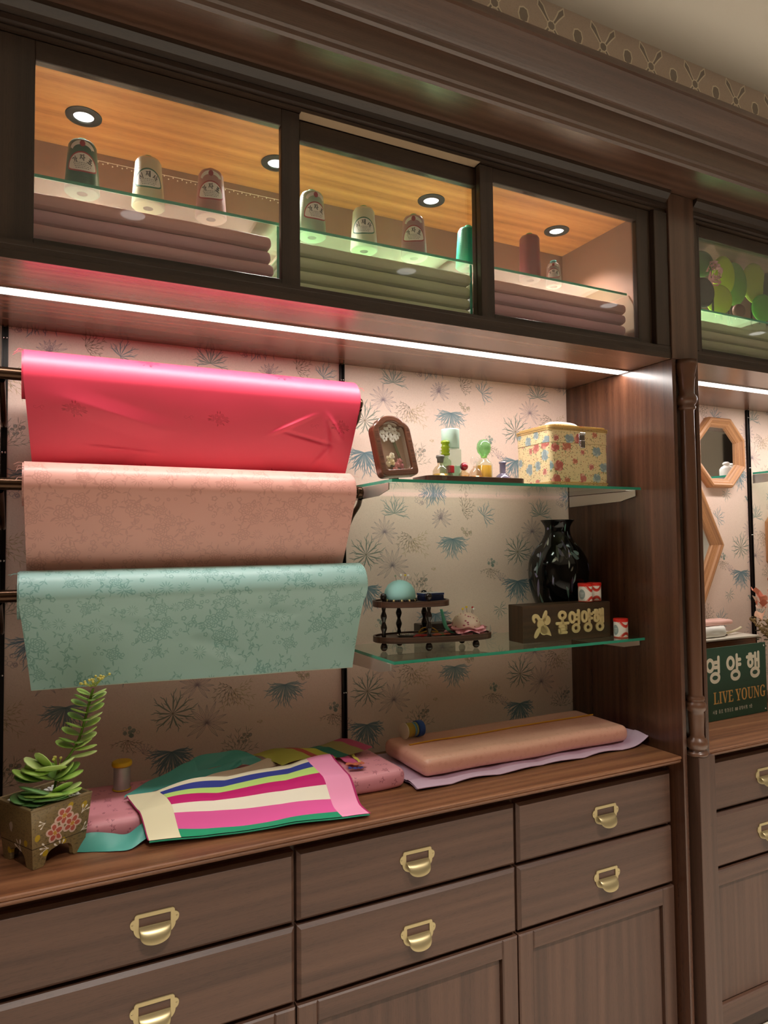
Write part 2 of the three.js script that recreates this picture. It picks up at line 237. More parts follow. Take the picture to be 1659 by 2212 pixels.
// ------------------------------------------------------------------ materials
const WALNUT = woodTex(11, [68, 46, 35], [85, 60, 47], [104, 75, 59]);
const M = {
  walnut: std({ map: WALNUT, roughness: 0.28, clearcoat: 0.4, clearcoatRoughness: 0.22 }),
  panelWood: std({ map: woodTex(16, [58, 35, 25], [76, 47, 33], [96, 62, 44]), roughness: 0.27, clearcoat: 0.4, clearcoatRoughness: 0.2 }),
  walnutFront: std({ map: woodTex(12, [62, 41, 31], [79, 54, 42], [95, 67, 52]), roughness: 0.46 }),
  columnWood: plain(0x5e3f2e, 0.34, { clearcoat: 0.3, clearcoatRoughness: 0.25 }),
  litSoffit: std({ map: woodTex(14, [92, 62, 47], [114, 80, 62], [134, 98, 78]), roughness: 0.27, clearcoat: 0.3, clearcoatRoughness: 0.2 }),  // walnut lightened, its colour standing in for light bounced up from the rolls
  walnutTop: std({ map: woodTex(13, [84, 50, 31], [118, 75, 48], [144, 98, 65]), roughness: 0.42 }),
  sash: std({ map: woodTex(15, [40, 30, 24], [54, 41, 33], [68, 52, 41]), roughness: 0.32 }),  // same stain as walnut, with the shade on the frames put into the colour
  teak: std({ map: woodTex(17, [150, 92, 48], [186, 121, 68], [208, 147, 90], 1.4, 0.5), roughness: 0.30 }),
  cabinetBack: plain(0x86604c, 0.55),
  wallpaper: std({ map: wallpaperTex(), roughness: 0.72 }),
  brass: plain(0xb0a078, 0.36, { metalness: 0.7 }),
  bronze: plain(0x4a3526, 0.25, { metalness: 0.85 }),
  blackMetal: plain(0x17120f, 0.35, { metalness: 0.6 }),
  chrome: plain(0xd8d8d8, 0.14, { metalness: 1 }),
  bracket: plain(0xcfc8bf, 0.32, { metalness: 0.75 }),
  ring: plain(0x23282a, 0.4, { metalness: 0.4 }),
  plaster: plain(0xe6dfd2, 0.9),
  paint: plain(0x7c6c5c, 0.9),
  floor: plain(0xcbc3b5, 0.45),
  pane: std({ color: 0xffffff, roughness: 0.0, transmission: 1, thickness: 0, ior: 1.5 }),
  shelfGlass: std({ color: 0xeaf6f0, roughness: 0.0, transmission: 1, thickness: 0, ior: 1.5 }),
  glassEdge: std({ color: 0x43b294, roughness: 0.08, transmission: 0.25, thickness: 0, ior: 1.5 }),
  white: plain(0xf2efe8, 0.5),
  mirror: plain(0xe8e8e8, 0.03, { metalness: 1 }),
};
const glow = (c, k) => new THREE.MeshStandardMaterial({ color: 0x000000, emissive: c, emissiveIntensity: k });

// ------------------------------------------------------------------ the shell of the shop
const X0 = -1.65, BAY = 1.75, YC = 0.8494, YB = 1.90, CEIL = 2.666;
struct('wall_back', [bx(-3.2, 3.4, 0, 2.7, -0.1, 0)], M.wallpaper, 'beige wallpaper with blue grey palm leaves and outlined foliage');
struct('floor', bx(-3.2, 3.4, -0.1, 0, -0.1, 4.4), M.floor);
struct('ceiling', bx(-3.2, 3.4, CEIL, CEIL + 0.1, 0, 4.4), M.plaster, 'plain grey beige ceiling');
struct('wall_left', bx(-3.3, -3.2, 0, 2.7, -0.1, 4.4), M.paint);
struct('wall_right', bx(3.4, 3.5, 0, 2.7, -0.1, 4.4), plain(0xb8b0a4, 0.9));
struct('door_1', [bx(3.36, 3.399, 0, 2.25, 0.95, 2.02, 0.004), bx(3.345, 3.36, 0.25, 1.0, 1.1, 1.87, 0.004), bx(3.345, 3.36, 1.15, 2.1, 1.1, 1.87, 0.004)], plain(0x241a15, 0.5));
struct('wall_front', bx(-3.2, 3.4, 0, 2.7, 4.4, 4.5), M.paint);
{ // frieze of patterned paper between cornice and ceiling
  const W = 512, H = 512, [c, g] = canvas(W, H), r = rng(3);
  g.fillStyle = '#d8c6b6'; g.fillRect(0, 0, W, H);
  for (let i = 0; i < 5000; i++) { g.fillStyle = r() < 0.5 ? 'rgba(70,56,48,0.14)' : 'rgba(196,178,160,0.15)'; g.fillRect(r() * W, r() * H, 2 + r() * 4, 2); }
  const line = '#fbf0dc', fill = '#a2968a';
  for (const ox of [-W, 0, W]) {
    const X = (x) => ox + x, cx = X(W / 2), cy = 256; g.lineWidth = 11; g.strokeStyle = line; g.fillStyle = fill; g.lineJoin = 'round';
    for (const s of [-1, 1]) for (const q of [-1, 1]) { g.beginPath(); g.moveTo(cx + s * 12, cy + q * 30); g.quadraticCurveTo(cx + s * 45, cy + q * 70, cx + s * 70, cy + q * 130); g.lineTo(cx + s * 118, cy + q * 170); g.lineTo(cx + s * 126, cy + q * 118); g.quadraticCurveTo(cx + s * 66, cy + q * 60, cx + s * 34, cy + q * 16); g.closePath(); g.fill(); g.stroke(); }
    g.beginPath(); for (let i = 0; i < 8; i++) { const a = i / 8 * TAU + 0.39; g[i ? 'lineTo' : 'moveTo'](cx + Math.cos(a) * 38, cy + Math.sin(a) * 38); } g.closePath(); g.fill(); g.stroke();
    for (const [dx, dy] of [[0, 0], [W, 0]]) { g.beginPath(); [[-34, -46], [0, -58], [34, -46], [46, 0], [34, 46], [0, 58], [-34, 46], [-46, 0]].forEach(([a, b], i) => g[i ? 'lineTo' : 'moveTo'](X(dx) + a, cy + b + dy)); g.closePath(); g.fill(); g.stroke(); }
  }
  const t = tex(c, 0.16, 0.16); t.offset.set((0.4584 + 0.08) / 0.16 % 1, 0.5 - 2.611 / 0.16 % 1);
  struct('wall_upper', bx(-3.2, 3.4, 2.44, CEIL, 0, 0.5), std({ map: t, roughness: 0.75 }), 'strip of brown patterned paper above the dark cornice');
}
// cornice over both bays
{
  const p = [[0.40, 2.354], [0.528, 2.354], [0.534, 2.358], [0.536, 2.366], [0.540, 2.370], [0.542, 2.422], [0.548, 2.426], [0.550, 2.434]];
  for (let i = 1; i <= 8; i++) { const a = i / 8 * Math.PI / 2; p.push([0.615 - 0.062 * Math.cos(a), 2.434 + 0.024 * (1 - Math.cos(a)) + 0.004 * Math.sin(a)]); }
  p.push([0.622, 2.463], [0.622, 2.478], [0.40, 2.478]);
  struct('trim_1', runX(p, -3.2, 3.4), M.walnut, 'dark wooden crown cornice with broad flat underside');
}
// room lamps outside the frame: narrow downlights over the aisle; the pale floor sends their light up again
[-2.4, -1.2, 0.0, 1.2, 2.4].forEach((x, i) => {
  const z = 1.8, t = thing('aisle_downlight', `round ceiling downlight over the aisle, ${['first', 'second', 'third', 'fourth', 'fifth'][i]} from the left`, 'lamp', [x, CEIL, z], 0, 'ceiling downlights over the aisle');
  obj('trim_ring', lathe([[0.045, -0.001], [0.047, -0.006], [0.066, -0.004], [0.068, 0], [0.045, 0]], 40), M.white, t); obj('lens', lathe([[0, -0.003], [0.03, -0.0025], [0.0445, -0.001]], 28), glow(ROOM_COLOR, 2.5), t);
  const s = new THREE.SpotLight(ROOM_COLOR, FLOOR_CD, 0, 0.80, 0.32, 2); s.name = 'aisle_beam'; s.position.set(x, CEIL - 0.008, z); s.target.position.set(x, 0, z); s.castShadow = true; s.shadow.radius = 2; scene.add(s, s.target);
});

// ------------------------------------------------------------------ furniture
function handleGeo() {   // label-holder cup pull, centred on the window, plate back at z = 0
  const s = new THREE.Shape();
  s.moveTo(-0.031, 0.019); s.lineTo(0.031, 0.019); s.quadraticCurveTo(0.035, 0.018, 0.0345, 0.012); s.quadraticCurveTo(0.0425, 0.010, 0.042, 0.003); s.quadraticCurveTo(0.0415, -0.004, 0.036, -0.006);
  s.quadraticCurveTo(0.036, -0.014, 0.029, -0.020); s.quadraticCurveTo(0, -0.034, -0.029, -0.020); s.quadraticCurveTo(-0.036, -0.014, -0.036, -0.006); s.quadraticCurveTo(-0.0415, -0.004, -0.042, 0.003); s.quadraticCurveTo(-0.0425, 0.010, -0.0345, 0.012); s.quadraticCurveTo(-0.035, 0.018, -0.031, 0.019);
  const hole = new THREE.Path(); [[-0.028, 0.013], [-0.028, -0.004], [0.028, -0.004], [0.028, 0.013]].forEach(([x, y], i) => hole[i ? 'lineTo' : 'moveTo'](x, y)); hole.closePath(); s.holes.push(hole);
  const plate = new THREE.ExtrudeGeometry(s, { depth: 0.0014, bevelEnabled: true, bevelThickness: 0.0007, bevelSize: 0.0007, bevelSegments: 2 });
  const cup = sheet(28, 12, (u, v) => { const a = Math.PI * (1 - u), b = v * Math.PI / 2, sa = Math.max(0, Math.sin(a)); return [0.0275 * Math.cos(a), -0.004 - 0.026 * Math.sqrt(sa) * (1 - Math.cos(b)), 0.0015 + 0.019 * Math.pow(sa, 0.4) * Math.sin(b)]; });
  const cupIn = sheet(28, 12, (u, v) => { const a = Math.PI * (1 - u), b = v * Math.PI / 2, sa = Math.max(0, Math.sin(a)); return [0.0262 * Math.cos(a), -0.005 - 0.025 * Math.sqrt(sa) * (1 - Math.cos(b)), 0.0008 + 0.0178 * Math.pow(sa, 0.4) * Math.sin(b)]; });
  return merge([plate, cup, cupIn, ball(-0.0385, 0.0035, 0.002, 0.0018, 1, 1, 0.6, 10), ball(0.0385, 0.0035, 0.002, 0.0018, 1, 1, 0.6, 10)]);
}
const HANDLE = handleGeo();
function baseCabinet(x0, x1, cols, label) {
  const t = thing('drawer_cabinet', label, 'cabinet', [x0, 0, 0]), L = (x) => x - x0;
  obj('body', [bx(0, L(x1), 0.08, YC - 0.022, 0.001, 0.362)], M.walnutFront, t);
  obj('kickboard', bx(0, L(x1), 0, 0.08, 0.001, 0.33), M.walnutFront, t);
  cols.forEach(([a, b, hx], ci) => {
    [[0.6695, 0.8061], [0.516, 0.6605]].forEach(([y0, y1], k) => {
      const d = obj('drawer', chamfered(L(a) + 0.003, L(b) - 0.003, y0, y1, 0.363, 0.384, 0.007, 'x', ci * 0.31 + k * 0.17), M.walnutFront, t);
      const h = obj('handle', HANDLE, M.brass, d); h.position.set(L(hx), (y0 + y1) / 2 + (k ? -0.0045 : 0.0), 0.3842);
    });
    const A = L(a) + 0.002, B = L(b) - 0.002, sw = 0.042;
    const door = obj('door', [chamfered(A, A + sw, 0.09, 0.508, 0.363, 0.384, 0.003, 'y'), chamfered(B - sw, B, 0.09, 0.508, 0.363, 0.384, 0.003, 'y'), chamfered(A + sw, B - sw, 0.466, 0.508, 0.363, 0.384, 0.003, 'x'), chamfered(A + sw, B - sw, 0.09, 0.15, 0.363, 0.384, 0.003, 'x')], M.walnutFront, t);
    obj('door_panel', chamfered(A + sw - 0.004, B - sw + 0.004, 0.146, 0.47, 0.362, 0.374, 0.008, 'y', ci * 0.2), M.walnutFront, door);
  });
  return t;
}
baseCabinet(X0, -0.001, [[-1.588, -1.0507, -1.3188], [-1.0507, -0.5133, -0.7774], [-0.5133, -0.004, -0.2407]], 'long dark wooden drawer cabinet under the fabric rolls');
baseCabinet(0.1005, 1.749, [[0.102, 0.639, 0.371], [0.639, 1.176, 0.907], [1.176, 1.713, 1.444]], 'dark wooden drawer cabinet below the green sign');
function worktop(x0, x1, label) {
  const p = [[0.001, YC - 0.021], [0.400, YC - 0.021], [0.407, YC - 0.018], [0.4115, YC - 0.0135], [0.4120, YC - 0.0105], [0.4105, YC - 0.009], [0.4140, YC - 0.006], [0.4140, YC - 0.002], [0.4115, YC], [0.001, YC]];
  tag(obj('worktop', runX(p, x0, x1, 0.2), M.walnutTop), label, 'worktop');
}
worktop(X0 + 0.001, -0.001, 'long dark wooden worktop carrying the folded fabrics and planter');
worktop(0.101, 1.749, 'wooden worktop carrying the green sign');
function pilaster(x, label) {
  const t = thing('pilaster', label, 'pilaster', [x, 0, 0]);
  obj('side_panel', bx(0, 0.014, 0, YB - 0.0005, 0.001, 0.419, 0.0015, 'y'), M.panelWood, t);
  obj('side_panel', bx(0.086, 0.1, 0, YB - 0.0005, 0.001, 0.419, 0.0015, 'y', 0.4), M.panelWood, t);
  obj('core', bx(0.0142, 0.0858, 0, YB - 0.0005, 0.001, 0.392, 0, 'y', 0.7), M.walnut, t);
  obj('plinth', bx(0.03, 0.09, 0, 0.848, 0.393, 0.443, 0.002, 'y', 0.2), M.walnutFront, t);
  const r = [[0.0, 0.8485], [0.0265, 0.8485], [0.0275, 0.853], [0.0265, 0.858], [0.0205, 0.860], [0.0205, 0.865], [0.0262, 0.869], [0.0282, 0.879], [0.0262, 0.889], [0.0205, 0.893], [0.0182, 0.902], [0.0190, 0.930], [0.0205, 0.955], [0.0195, 0.962], [0.0245, 0.967], [0.0262, 0.976], [0.0245, 0.985], [0.0198, 0.989], [0.0222, 0.993], [0.0215, 1.0], [0.0176, 1.005], [0.0186, 1.15], [0.0190, 1.40], [0.0186, 1.60], [0.0176, 1.762], [0.0215, 1.766], [0.0225, 1.771], [0.0196, 1.776], [0.0250, 1.784], [0.0270, 1.792], [0.0250, 1.800], [0.0195, 1.807], [0.0200, 1.825], [0.0215, 1.845], [0.0232, 1.851], [0.0212, 1.857], [0.0240, 1.866], [0.0268, 1.880], [0.0282, 1.886], [0.0282, 1.8985], [0, 1.8985]];
  const c = obj('column', lathe(r, 48), M.columnWood, t); c.position.set(0.05, 0, 0.4205);
  obj('upper_block', bx(0, 0.0985, YB, 2.3535, 0.001, 0.421, 0.002, 'y', 0.5), M.walnut, t);
  return t;
}
pilaster(0, 'dark wooden pilaster with turned column beside the black vase');
pilaster(-1.75, 'dark wooden pilaster at the left end of the drawer cabinet');

// glazed upper cabinets
function glazedCabinet(dx, label, stile = 0.05, sashLeft = -1.598, openLeft = -1.5265) {
  const t = thing('glazed_cabinet', label, 'cabinet', [X0 + dx, YB, 0]), L = (x) => x - X0, Y = (y) => y - YB, W = 1.65;
  obj('bottom_panel', bx(0.0005, W - 0.0005, 0, Y(1.932), 0.001, 0.416, 0, 'x', 0.1), M.litSoffit, t);
  obj('back_panel', bx(0.001, W - 0.001, Y(1.9325), Y(2.3328), 0.001, 0.004), M.cabinetBack, t);
  obj('end_panel', bx(0.001, 0.006, Y(1.9325), Y(2.3328), 0.0045, 0.36, 0, 'z'), M.cabinetBack, t);
  obj('end_panel', bx(W - 0.006, W - 0.001, Y(1.9325), Y(2.3328), 0.0045, 0.36, 0, 'z'), M.cabinetBack, t);
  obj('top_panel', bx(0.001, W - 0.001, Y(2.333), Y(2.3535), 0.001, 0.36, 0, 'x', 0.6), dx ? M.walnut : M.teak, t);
  const fr = [runX([[0.36, Y(1.9325)], [0.4173, Y(1.9325)], [0.4173, Y(1.925)], [0.413, Y(1.922)], [0.413, Y(1.916)], [0.4173, Y(1.914)], [0.4173, 0], [0.4165, 0], [0.4165, Y(1.932)], [0.36, Y(1.932)]], 0.0005, W - 0.0005)];
  fr.push(runX([[0.361, Y(2.300)], [0.409, Y(2.300)], [0.411, Y(2.305)], [0.409, Y(2.309)], [0.4173, Y(2.312)], [0.4173, Y(2.322)], [0.4145, Y(2.325)], [0.420, Y(2.334)], [0.431, Y(2.346)], [0.433, Y(2.3535)], [0.361, Y(2.3535)]], 0.0005, W - 0.0005));
  fr.push(bx(0.0005, stile, Y(1.933), Y(2.2995), 0.361, 0.4165, 0.003, 'y'), bx(W - 0.05, W - 0.0005, Y(1.933), Y(2.2995), 0.361, 0.4165, 0.003, 'y'));
  obj('face_frame', fr, M.sash, t);
  obj('track', bx(L(-1.040), L(-0.600), Y(2.2992), Y(2.2999), 0.3825, 0.4085), plain(0xb49c80, 0.4), t);
  const sash = (a, b, oa, ob, y0, y1, z0, z1) => {
    const s = obj('sash', [bx(L(a), L(oa), Y(1.934), Y(2.299), z0, z1, 0.0025, 'y'), bx(L(ob), L(b), Y(1.934), Y(2.299), z0, z1, 0.0025, 'y'), bx(L(oa) - 0.001, L(ob) + 0.001, Y(y1), Y(2.299), z0, z1, 0.0025, 'x'), bx(L(oa) - 0.001, L(ob) + 0.001, Y(1.934), Y(y0), z0, z1, 0.0025, 'x')], M.sash, t);
    obj('pane', bx(L(oa) - 0.004, L(ob) + 0.004, Y(y0) - 0.004, Y(y1) + 0.004, (z0 + z1) / 2 - 0.002, (z0 + z1) / 2 + 0.002), M.pane, s);
  };
  sash(sashLeft, -1.0415, openLeft, -1.0815, 1.9475, 2.2625, 0.386, 0.403);
  sash(-1.074, -0.557, -1.0334, -0.5968, 1.9478, 2.2555, 0.364, 0.381);
  sash(-0.5985, -0.052, -0.5605, -0.1019, 1.9475, 2.2625, 0.386, 0.403);
  return t;
}
glazedCabinet(0, 'dark glazed wall cabinet with three sliding panes over the fabric rolls');
glazedCabinet(BAY, 'dark glazed wall cabinet holding green fabric and round pieces', 0.014, X0 + 0.016, X0 + 0.040);
function ledStrip(x0, x1, label) {
  const t = thing('led_strip_light', label, 'lamp', [(x0 + x1) / 2, YB, 0.251]), w = x1 - x0;
  obj('housing', [bx(-w / 2, w / 2, -0.003, 0, -0.0225, -0.0205), bx(-w / 2, w / 2, -0.003, 0, 0.0205, 0.0225)], M.chrome, t);
  obj('diffuser', bx(-w / 2, w / 2, -0.0025, 0, -0.0204, 0.0204), glow(LED_COLOR, 3.2), t);
  const l = new THREE.RectAreaLight(LED_COLOR, LED_NITS, w - 0.01, 0.04); l.name = 'led_light'; l.position.set((x0 + x1) / 2, YB - 0.0032, 0.251); l.lookAt((x0 + x1) / 2, 0, 0.251); scene.add(l);
}
ledStrip(X0 + 0.004, -0.004, 'bright white LED strip above the fabric rolls');
ledStrip(0.104, 1.746, 'bright white LED strip above the octagonal mirror');
const DOWN = ['leftmost round downlight, above the dark green thread cone', 'round downlight half hidden by the first wooden stile', 'round downlight in the middle pane above green fabric', 'round downlight in the right pane above the maroon cone', 'round downlight above the round green pieces', 'round downlight further along the right cabinet'];
[-1.4348, -1.0075, -0.5762, -0.1467, 0.36, 0.78].forEach((x, i) => {
  const t = thing('downlight', DOWN[i], 'lamp', [x, 2.3329, 0.143], 0, 'recessed downlights');
  obj('trim_ring', lathe([[0.0205, -0.0005], [0.0215, -0.004], [0.036, -0.0025], [0.0365, 0], [0.0205, 0]], 40), M.ring, t);
  obj('lens', lathe([[0, -0.002], [0.012, -0.0018], [0.0203, -0.0006]], 28), glow(SPOT_COLOR, 3.5), t);
  const s = new THREE.SpotLight(SPOT_COLOR, SPOT_CD, 3, 0.98, 0.55, 2); s.name = 'downlight_beam'; s.position.set(x, 2.3285, 0.143); s.target.position.set(x, 1.9, 0.143); s.castShadow = true; s.shadow.radius = 0.8; scene.add(s, s.target);
});
// ------------------------------------------------------------------ inside the upper cabinets
const SG = 2.1214;
function innerShelf(x0, x1, label) {
  const t = thing('glass_shelf', label, 'shelf', [x0, SG, 0.006]), w = x1 - x0;
  obj('pane', bx(0, w, -0.006, 0, 0, 0.2695), M.shelfGlass, t); obj('front_edge', bx(0, w, -0.006, 0, 0.2697, 0.2713), M.glassEdge, t);
}
innerShelf(-1.640, -0.010, 'long glass shelf under the thread cones in the left cabinet');
innerShelf(0.11, 1.74, 'glass shelf among the green pieces in the right cabinet');
[[-1.0465, 'upright glass divider beside the pink fabric stack'], [-0.5405, 'upright glass divider right of the green fabric stack'], [0.70, 'upright glass divider in the right cabinet']].forEach(([x, l]) => {
  const t = thing('glass_divider', l, 'divider', [x, 1.9327, 0.02]);
  obj('pane', bx(-0.003, 0.003, 0, 0.182, 0, 0.2525), M.shelfGlass, t); obj('front_edge', bx(-0.003, 0.003, 0, 0.182, 0.2527, 0.2545), M.glassEdge, t);
});
function foldedStack(x0, x1, cols, where, group, z1 = 0.302, h = 0.0288) {
  const names = ['topmost', 'second from the top', 'third from the top', 'fourth from the top', 'lowest'];
  let y = 1.9330; const n = cols.length, r = rng(Math.round(x0 * 1000) + 7000);
  for (let k = n - 1; k >= 0; k--) {
    const hh = h * (0.94 + 0.1 * r()), ins = 0.004 * r(), dz = 0.006 * r();
    tag(obj('folded_fabric', padded(x0 + ins, x1 - ins - 0.004 * r(), y, y + hh, 0.03, z1 - dz, hh * 0.46, 0.0014, k * 3 + x0 * 5, 60, 6, 22, 14), std({ color: cols[k][0], roughness: 0.6, sheen: 0.4, sheenRoughness: 0.5 })), `folded ${cols[k][1]} fabric, ${k === n - 1 && n < 5 ? 'lowest' : names[k]} of the stack ${where}`, 'fabric', group);
    y += hh + 0.0011;
  }
}
foldedStack(-1.625, -1.060, [[0xdfa9a1, 'salmon pink'], [0xd7a3ab, 'rose pink'], [0xdda7a7, 'pink'], [0xd3a1b1, 'mauve pink'], [0xdba5ab, 'pink']], 'in the left pane', 'folded fabrics in the left pane');
foldedStack(-1.030, -0.552, [[0xc3cba1, 'sage green'], [0xbdc995, 'olive green'], [0xc3cd99, 'sage green'], [0xbbc793, 'olive green'], [0xb1c1c7, 'grey blue']], 'in the middle pane', 'folded fabrics in the middle pane');
foldedStack(-0.525, -0.030, [[0xe1ada5, 'peach pink'], [0xd7a5b1, 'mauve pink'], [0xdda3ad, 'rose pink'], [0xd5a3b3, 'mauve pink'], [0xdda9a9, 'pink']], 'in the right pane', 'folded fabrics in the right pane');
foldedStack(0.115, 0.690, [[0xb5c595, 'pale green'], [0xbdc19b, 'khaki'], [0xb7bf95, 'khaki green'], [0xb3c58d, 'pale green'], [0xa9b9bf, 'grey blue']], 'in the far right cabinet', 'folded fabrics in the right cabinet');

function coneLabel(kind) {
  const [c, g] = canvas(256, 256); g.clearRect(0, 0, 256, 256);
  const ring = kind === 'a' ? '#a03038' : '#1f6a4c';
  if (kind === 'a') { g.fillStyle = '#ded8cc'; g.beginPath(); g.ellipse(128, 62, 92, 44, 0, Math.PI, TAU); g.lineTo(200, 62); g.ellipse(128, 74, 70, 30, 0, TAU, Math.PI, true); g.closePath(); g.fill(); g.fillStyle = '#9c2836'; g.beginPath(); g.arc(128, 36, 20, 0, TAU); g.fill(); }
  g.beginPath(); g.moveTo(28, 190); g.bezierCurveTo(20, 60, 236, 60, 228, 190); g.bezierCurveTo(200, 224, 56, 224, 28, 190); g.closePath(); g.fillStyle = '#e6e1d6'; g.fill(); g.strokeStyle = ring; g.lineWidth = 9; g.stroke();
  g.strokeStyle = '#4a4a46'; const txt = kind === 'a' ? '가자표' : '시제사';
  [...txt].forEach((ch, i) => { g.save(); g.translate(128 + (i - 1) * 52, 128 + Math.abs(i - 1) * 16); g.rotate((i - 1) * 0.38); drawHangul(g, ch, -17, -20, 34, 38, 6); g.restore(); });
  g.fillStyle = 'rgba(80,80,76,0.7)'; for (let k = 0; k < 4; k++) { const r = rng(k + 2); for (let x = 66 + k * 6; x < 190 - k * 6;) { const w = 4 + r() * 10; g.fillRect(x, 160 + k * 11, w, 4); x += w + 4; } }
  const t = new THREE.CanvasTexture(c); t.colorSpace = THREE.SRGBColorSpace; return std({ map: t, transparent: true, alphaTest: 0.4, roughness: 0.5 });
}
const LABEL = { a: coneLabel('a'), b: coneLabel('b') };
function windTex(seed) { const r = rng(seed); return pixels(64, 256, (u, v, i, j) => { const k = 118 + 100 * Math.abs(((v * 48 + u * 2) % 1) - 0.5) + 30 * (r() - 0.5); return [k, k, k]; }, false); }
const WIND = windTex(4);
function cone(x, z, color, kind, label, o = {}) {
  const h = o.h ?? 0.104, r0 = o.r0 ?? 0.0335, r1 = o.r1 ?? 0.0265, t = thing('thread_cone', label, 'thread cone', [x, SG + 0.0004, z], 0, 'thread cones on the glass shelf');
  obj('yarn', lathe([[0.010, 0.001], [r0 - 0.004, 0.0006], [r0, 0.004], [r0 - (r0 - r1) * 0.5, h * 0.5], [r1, h - 0.008], [r1 - 0.004, h - 0.001], [0.009, h]], 40), plain(color, 0.42, { bumpMap: WIND, bumpScale: 0.0006, clearcoat: 0.25 }), t);
  obj('core', lathe([[0, h + 0.008], [0.0085, h + 0.008], [0.009, h + 0.004], [0.0095, h - 0.002]], 20), plain(o.core ?? 0x3fae74, 0.4), t);
  if (kind) {
    const mid = Math.atan2(-1.519 - x, 1.726 - z) + (o.turn ?? 0), A = 1.18;
    obj('paper_label', sheet(20, 10, (u, v) => { const y = h * (0.985 - 0.80 * v), rr = r0 - (r0 - r1) * (y / h) + 0.0006, a = mid + (u - 0.5) * 2 * A; return [Math.sin(a) * rr, y, Math.cos(a) * rr]; }), LABEL[kind], t);
  }
}
cone(-1.441, 0.228, 0x1f5a4c, 'a', 'dark green thread cone under the leftmost downlight', { core: 0x49c9a4 });
cone(-1.313, 0.220, 0xd8cba4, 'b', 'cream thread cone with green ringed label in the left pane');
cone(-1.183, 0.226, 0xb07a74, 'a', 'dusty pink thread cone in the left pane', { core: 0xc08a80 });
cone(-0.952, 0.234, 0x9fb496, 'a', 'sage green thread cone with red ringed label', { turn: 0.35 });
cone(-0.811, 0.216, 0xcdd0ae, 'b', 'pale cream thread cone in the middle pane above green fabric');
cone(-0.680, 0.230, 0xa87a7c, 'a', 'mauve pink thread cone in the middle pane');
cone(-0.522, 0.236, 0x1f9c7e, null, 'bright green thread cone half hidden by the second stile');
cone(-0.322, 0.235, 0x8a3d42, null, 'tall maroon thread cone in the right pane', { h: 0.122, r0: 0.029, r1: 0.027 });
cone(-0.232, 0.225, 0xa8968e, 'a', 'small grey thread cone beside the maroon cone', { h: 0.066, r0: 0.022, r1: 0.018, core: 0x6fd0d0 });
// lace of tiny beads hanging along the back edge of the left pane
{
  const list = [], r = rng(21); for (let i = 0; i < 46; i++) { const x = -1.44 + i * 0.0105; list.push(ball(x, 2.298 - 0.004 * (i % 2), 0.030 + 0.004 * r(), 0.0016, 1, 1, 1, 6)); }
  list.push(cyl([-1.45, 2.3015, 0.031], [-0.955, 2.3015, 0.031], 0.0007, 0.0007, 6));
  tag(obj('beaded_trim', list, plain(0xe8d8c0, 0.3)), 'string of tiny beads behind the cones in the left pane', 'bead trim').userData.kind = 'stuff';
}
// round pieces in the right cabinet
[[0, 'dark green round disc behind the pink rosette', 0x3d7a35, 0.358, 2.286, 0.235, 0.040, 1.05], [0, 'tall lime green oval disc', 0xb0cc1c, 0.455, 2.262, 0.238, 0.038, 1.7], [0, 'black round disc below the pink rosette', 0x16221f, 0.328, 2.180, 0.262, 0.036, 1.3], [0, 'pale yellow green disc at the pilaster', 0xdce66a, 0.312, 2.290, 0.226, 0.024, 1.5], [0, 'mid green oval disc right of the lime disc', 0x5f9a2e, 0.520, 2.250, 0.226, 0.045, 1.6], [0, 'dark olive disc high in the right cabinet', 0x33421f, 0.545, 2.280, 0.196, 0.045, 1.1], [0, 'olive oval disc at the right edge', 0xa2b23a, 0.605, 2.262, 0.238, 0.042, 1.6], [0, 'deep green disc at the right edge', 0x123c22, 0.655, 2.250, 0.256, 0.040, 1.2], [0, 'small brown round disc on the glass shelf', 0x5a3222, 0.492, 2.146, 0.262, 0.022, 1.0], [0, 'bright green oval disc low at the right', 0x3f9c22, 0.610, 2.172, 0.262, 0.038, 1.2], [0, 'yellow green disc low beside the black disc', 0xa6bc2c, 0.415, 2.175, 0.250, 0.044, 1.1]].forEach(([, l, col, x, y, z, r, sy]) => {
  const g = lathe([[0, -0.005], [r * 0.8, -0.005], [r, -0.002], [r, 0.002], [r * 0.8, 0.006], [r * 0.25, 0.008], [0, 0.008]], 36); g.rotateX(Math.PI / 2); g.scale(1, sy, 1); g.rotateY(-0.35);
  const t = thing('round_ornament', l, 'ornament', [x, y, z], 0, 'round ornaments in the right cabinet');
  obj('disc', g, plain(col, 0.55), t); const s = obj('stand', cyl([0, -r * sy * 0.9, -0.012], [0, SG - y + 0.0006, -0.012], 0.003, 0.003, 8), M.blackMetal, t); s.userData.label = 'thin dark stand';
});
{
  const t = thing('fabric_rosette', 'pink fabric rosette among the green discs', 'rosette', [0.373, 2.246, 0.264]), pm = plain(0xd9a0a0, 0.75);
  for (let k = 0; k < 16; k++) { const a = k * 2.4, q = 0.005 + 0.0017 * k; const g = sheet(8, 4, (u, v) => { const b = a + (u - 0.5) * 1.9, w = q + v * 0.006; return [Math.cos(b) * w, Math.sin(b) * w * 1.15, 0.016 - q * 0.35 + v * 0.006 * Math.sin(u * 9 + k)]; }); obj('petal', g, pm, t); }
  obj('stand', cyl([0, -0.03, -0.004], [0, SG - 2.246 + 0.0006, -0.004], 0.003, 0.003, 8), M.blackMetal, t);
}

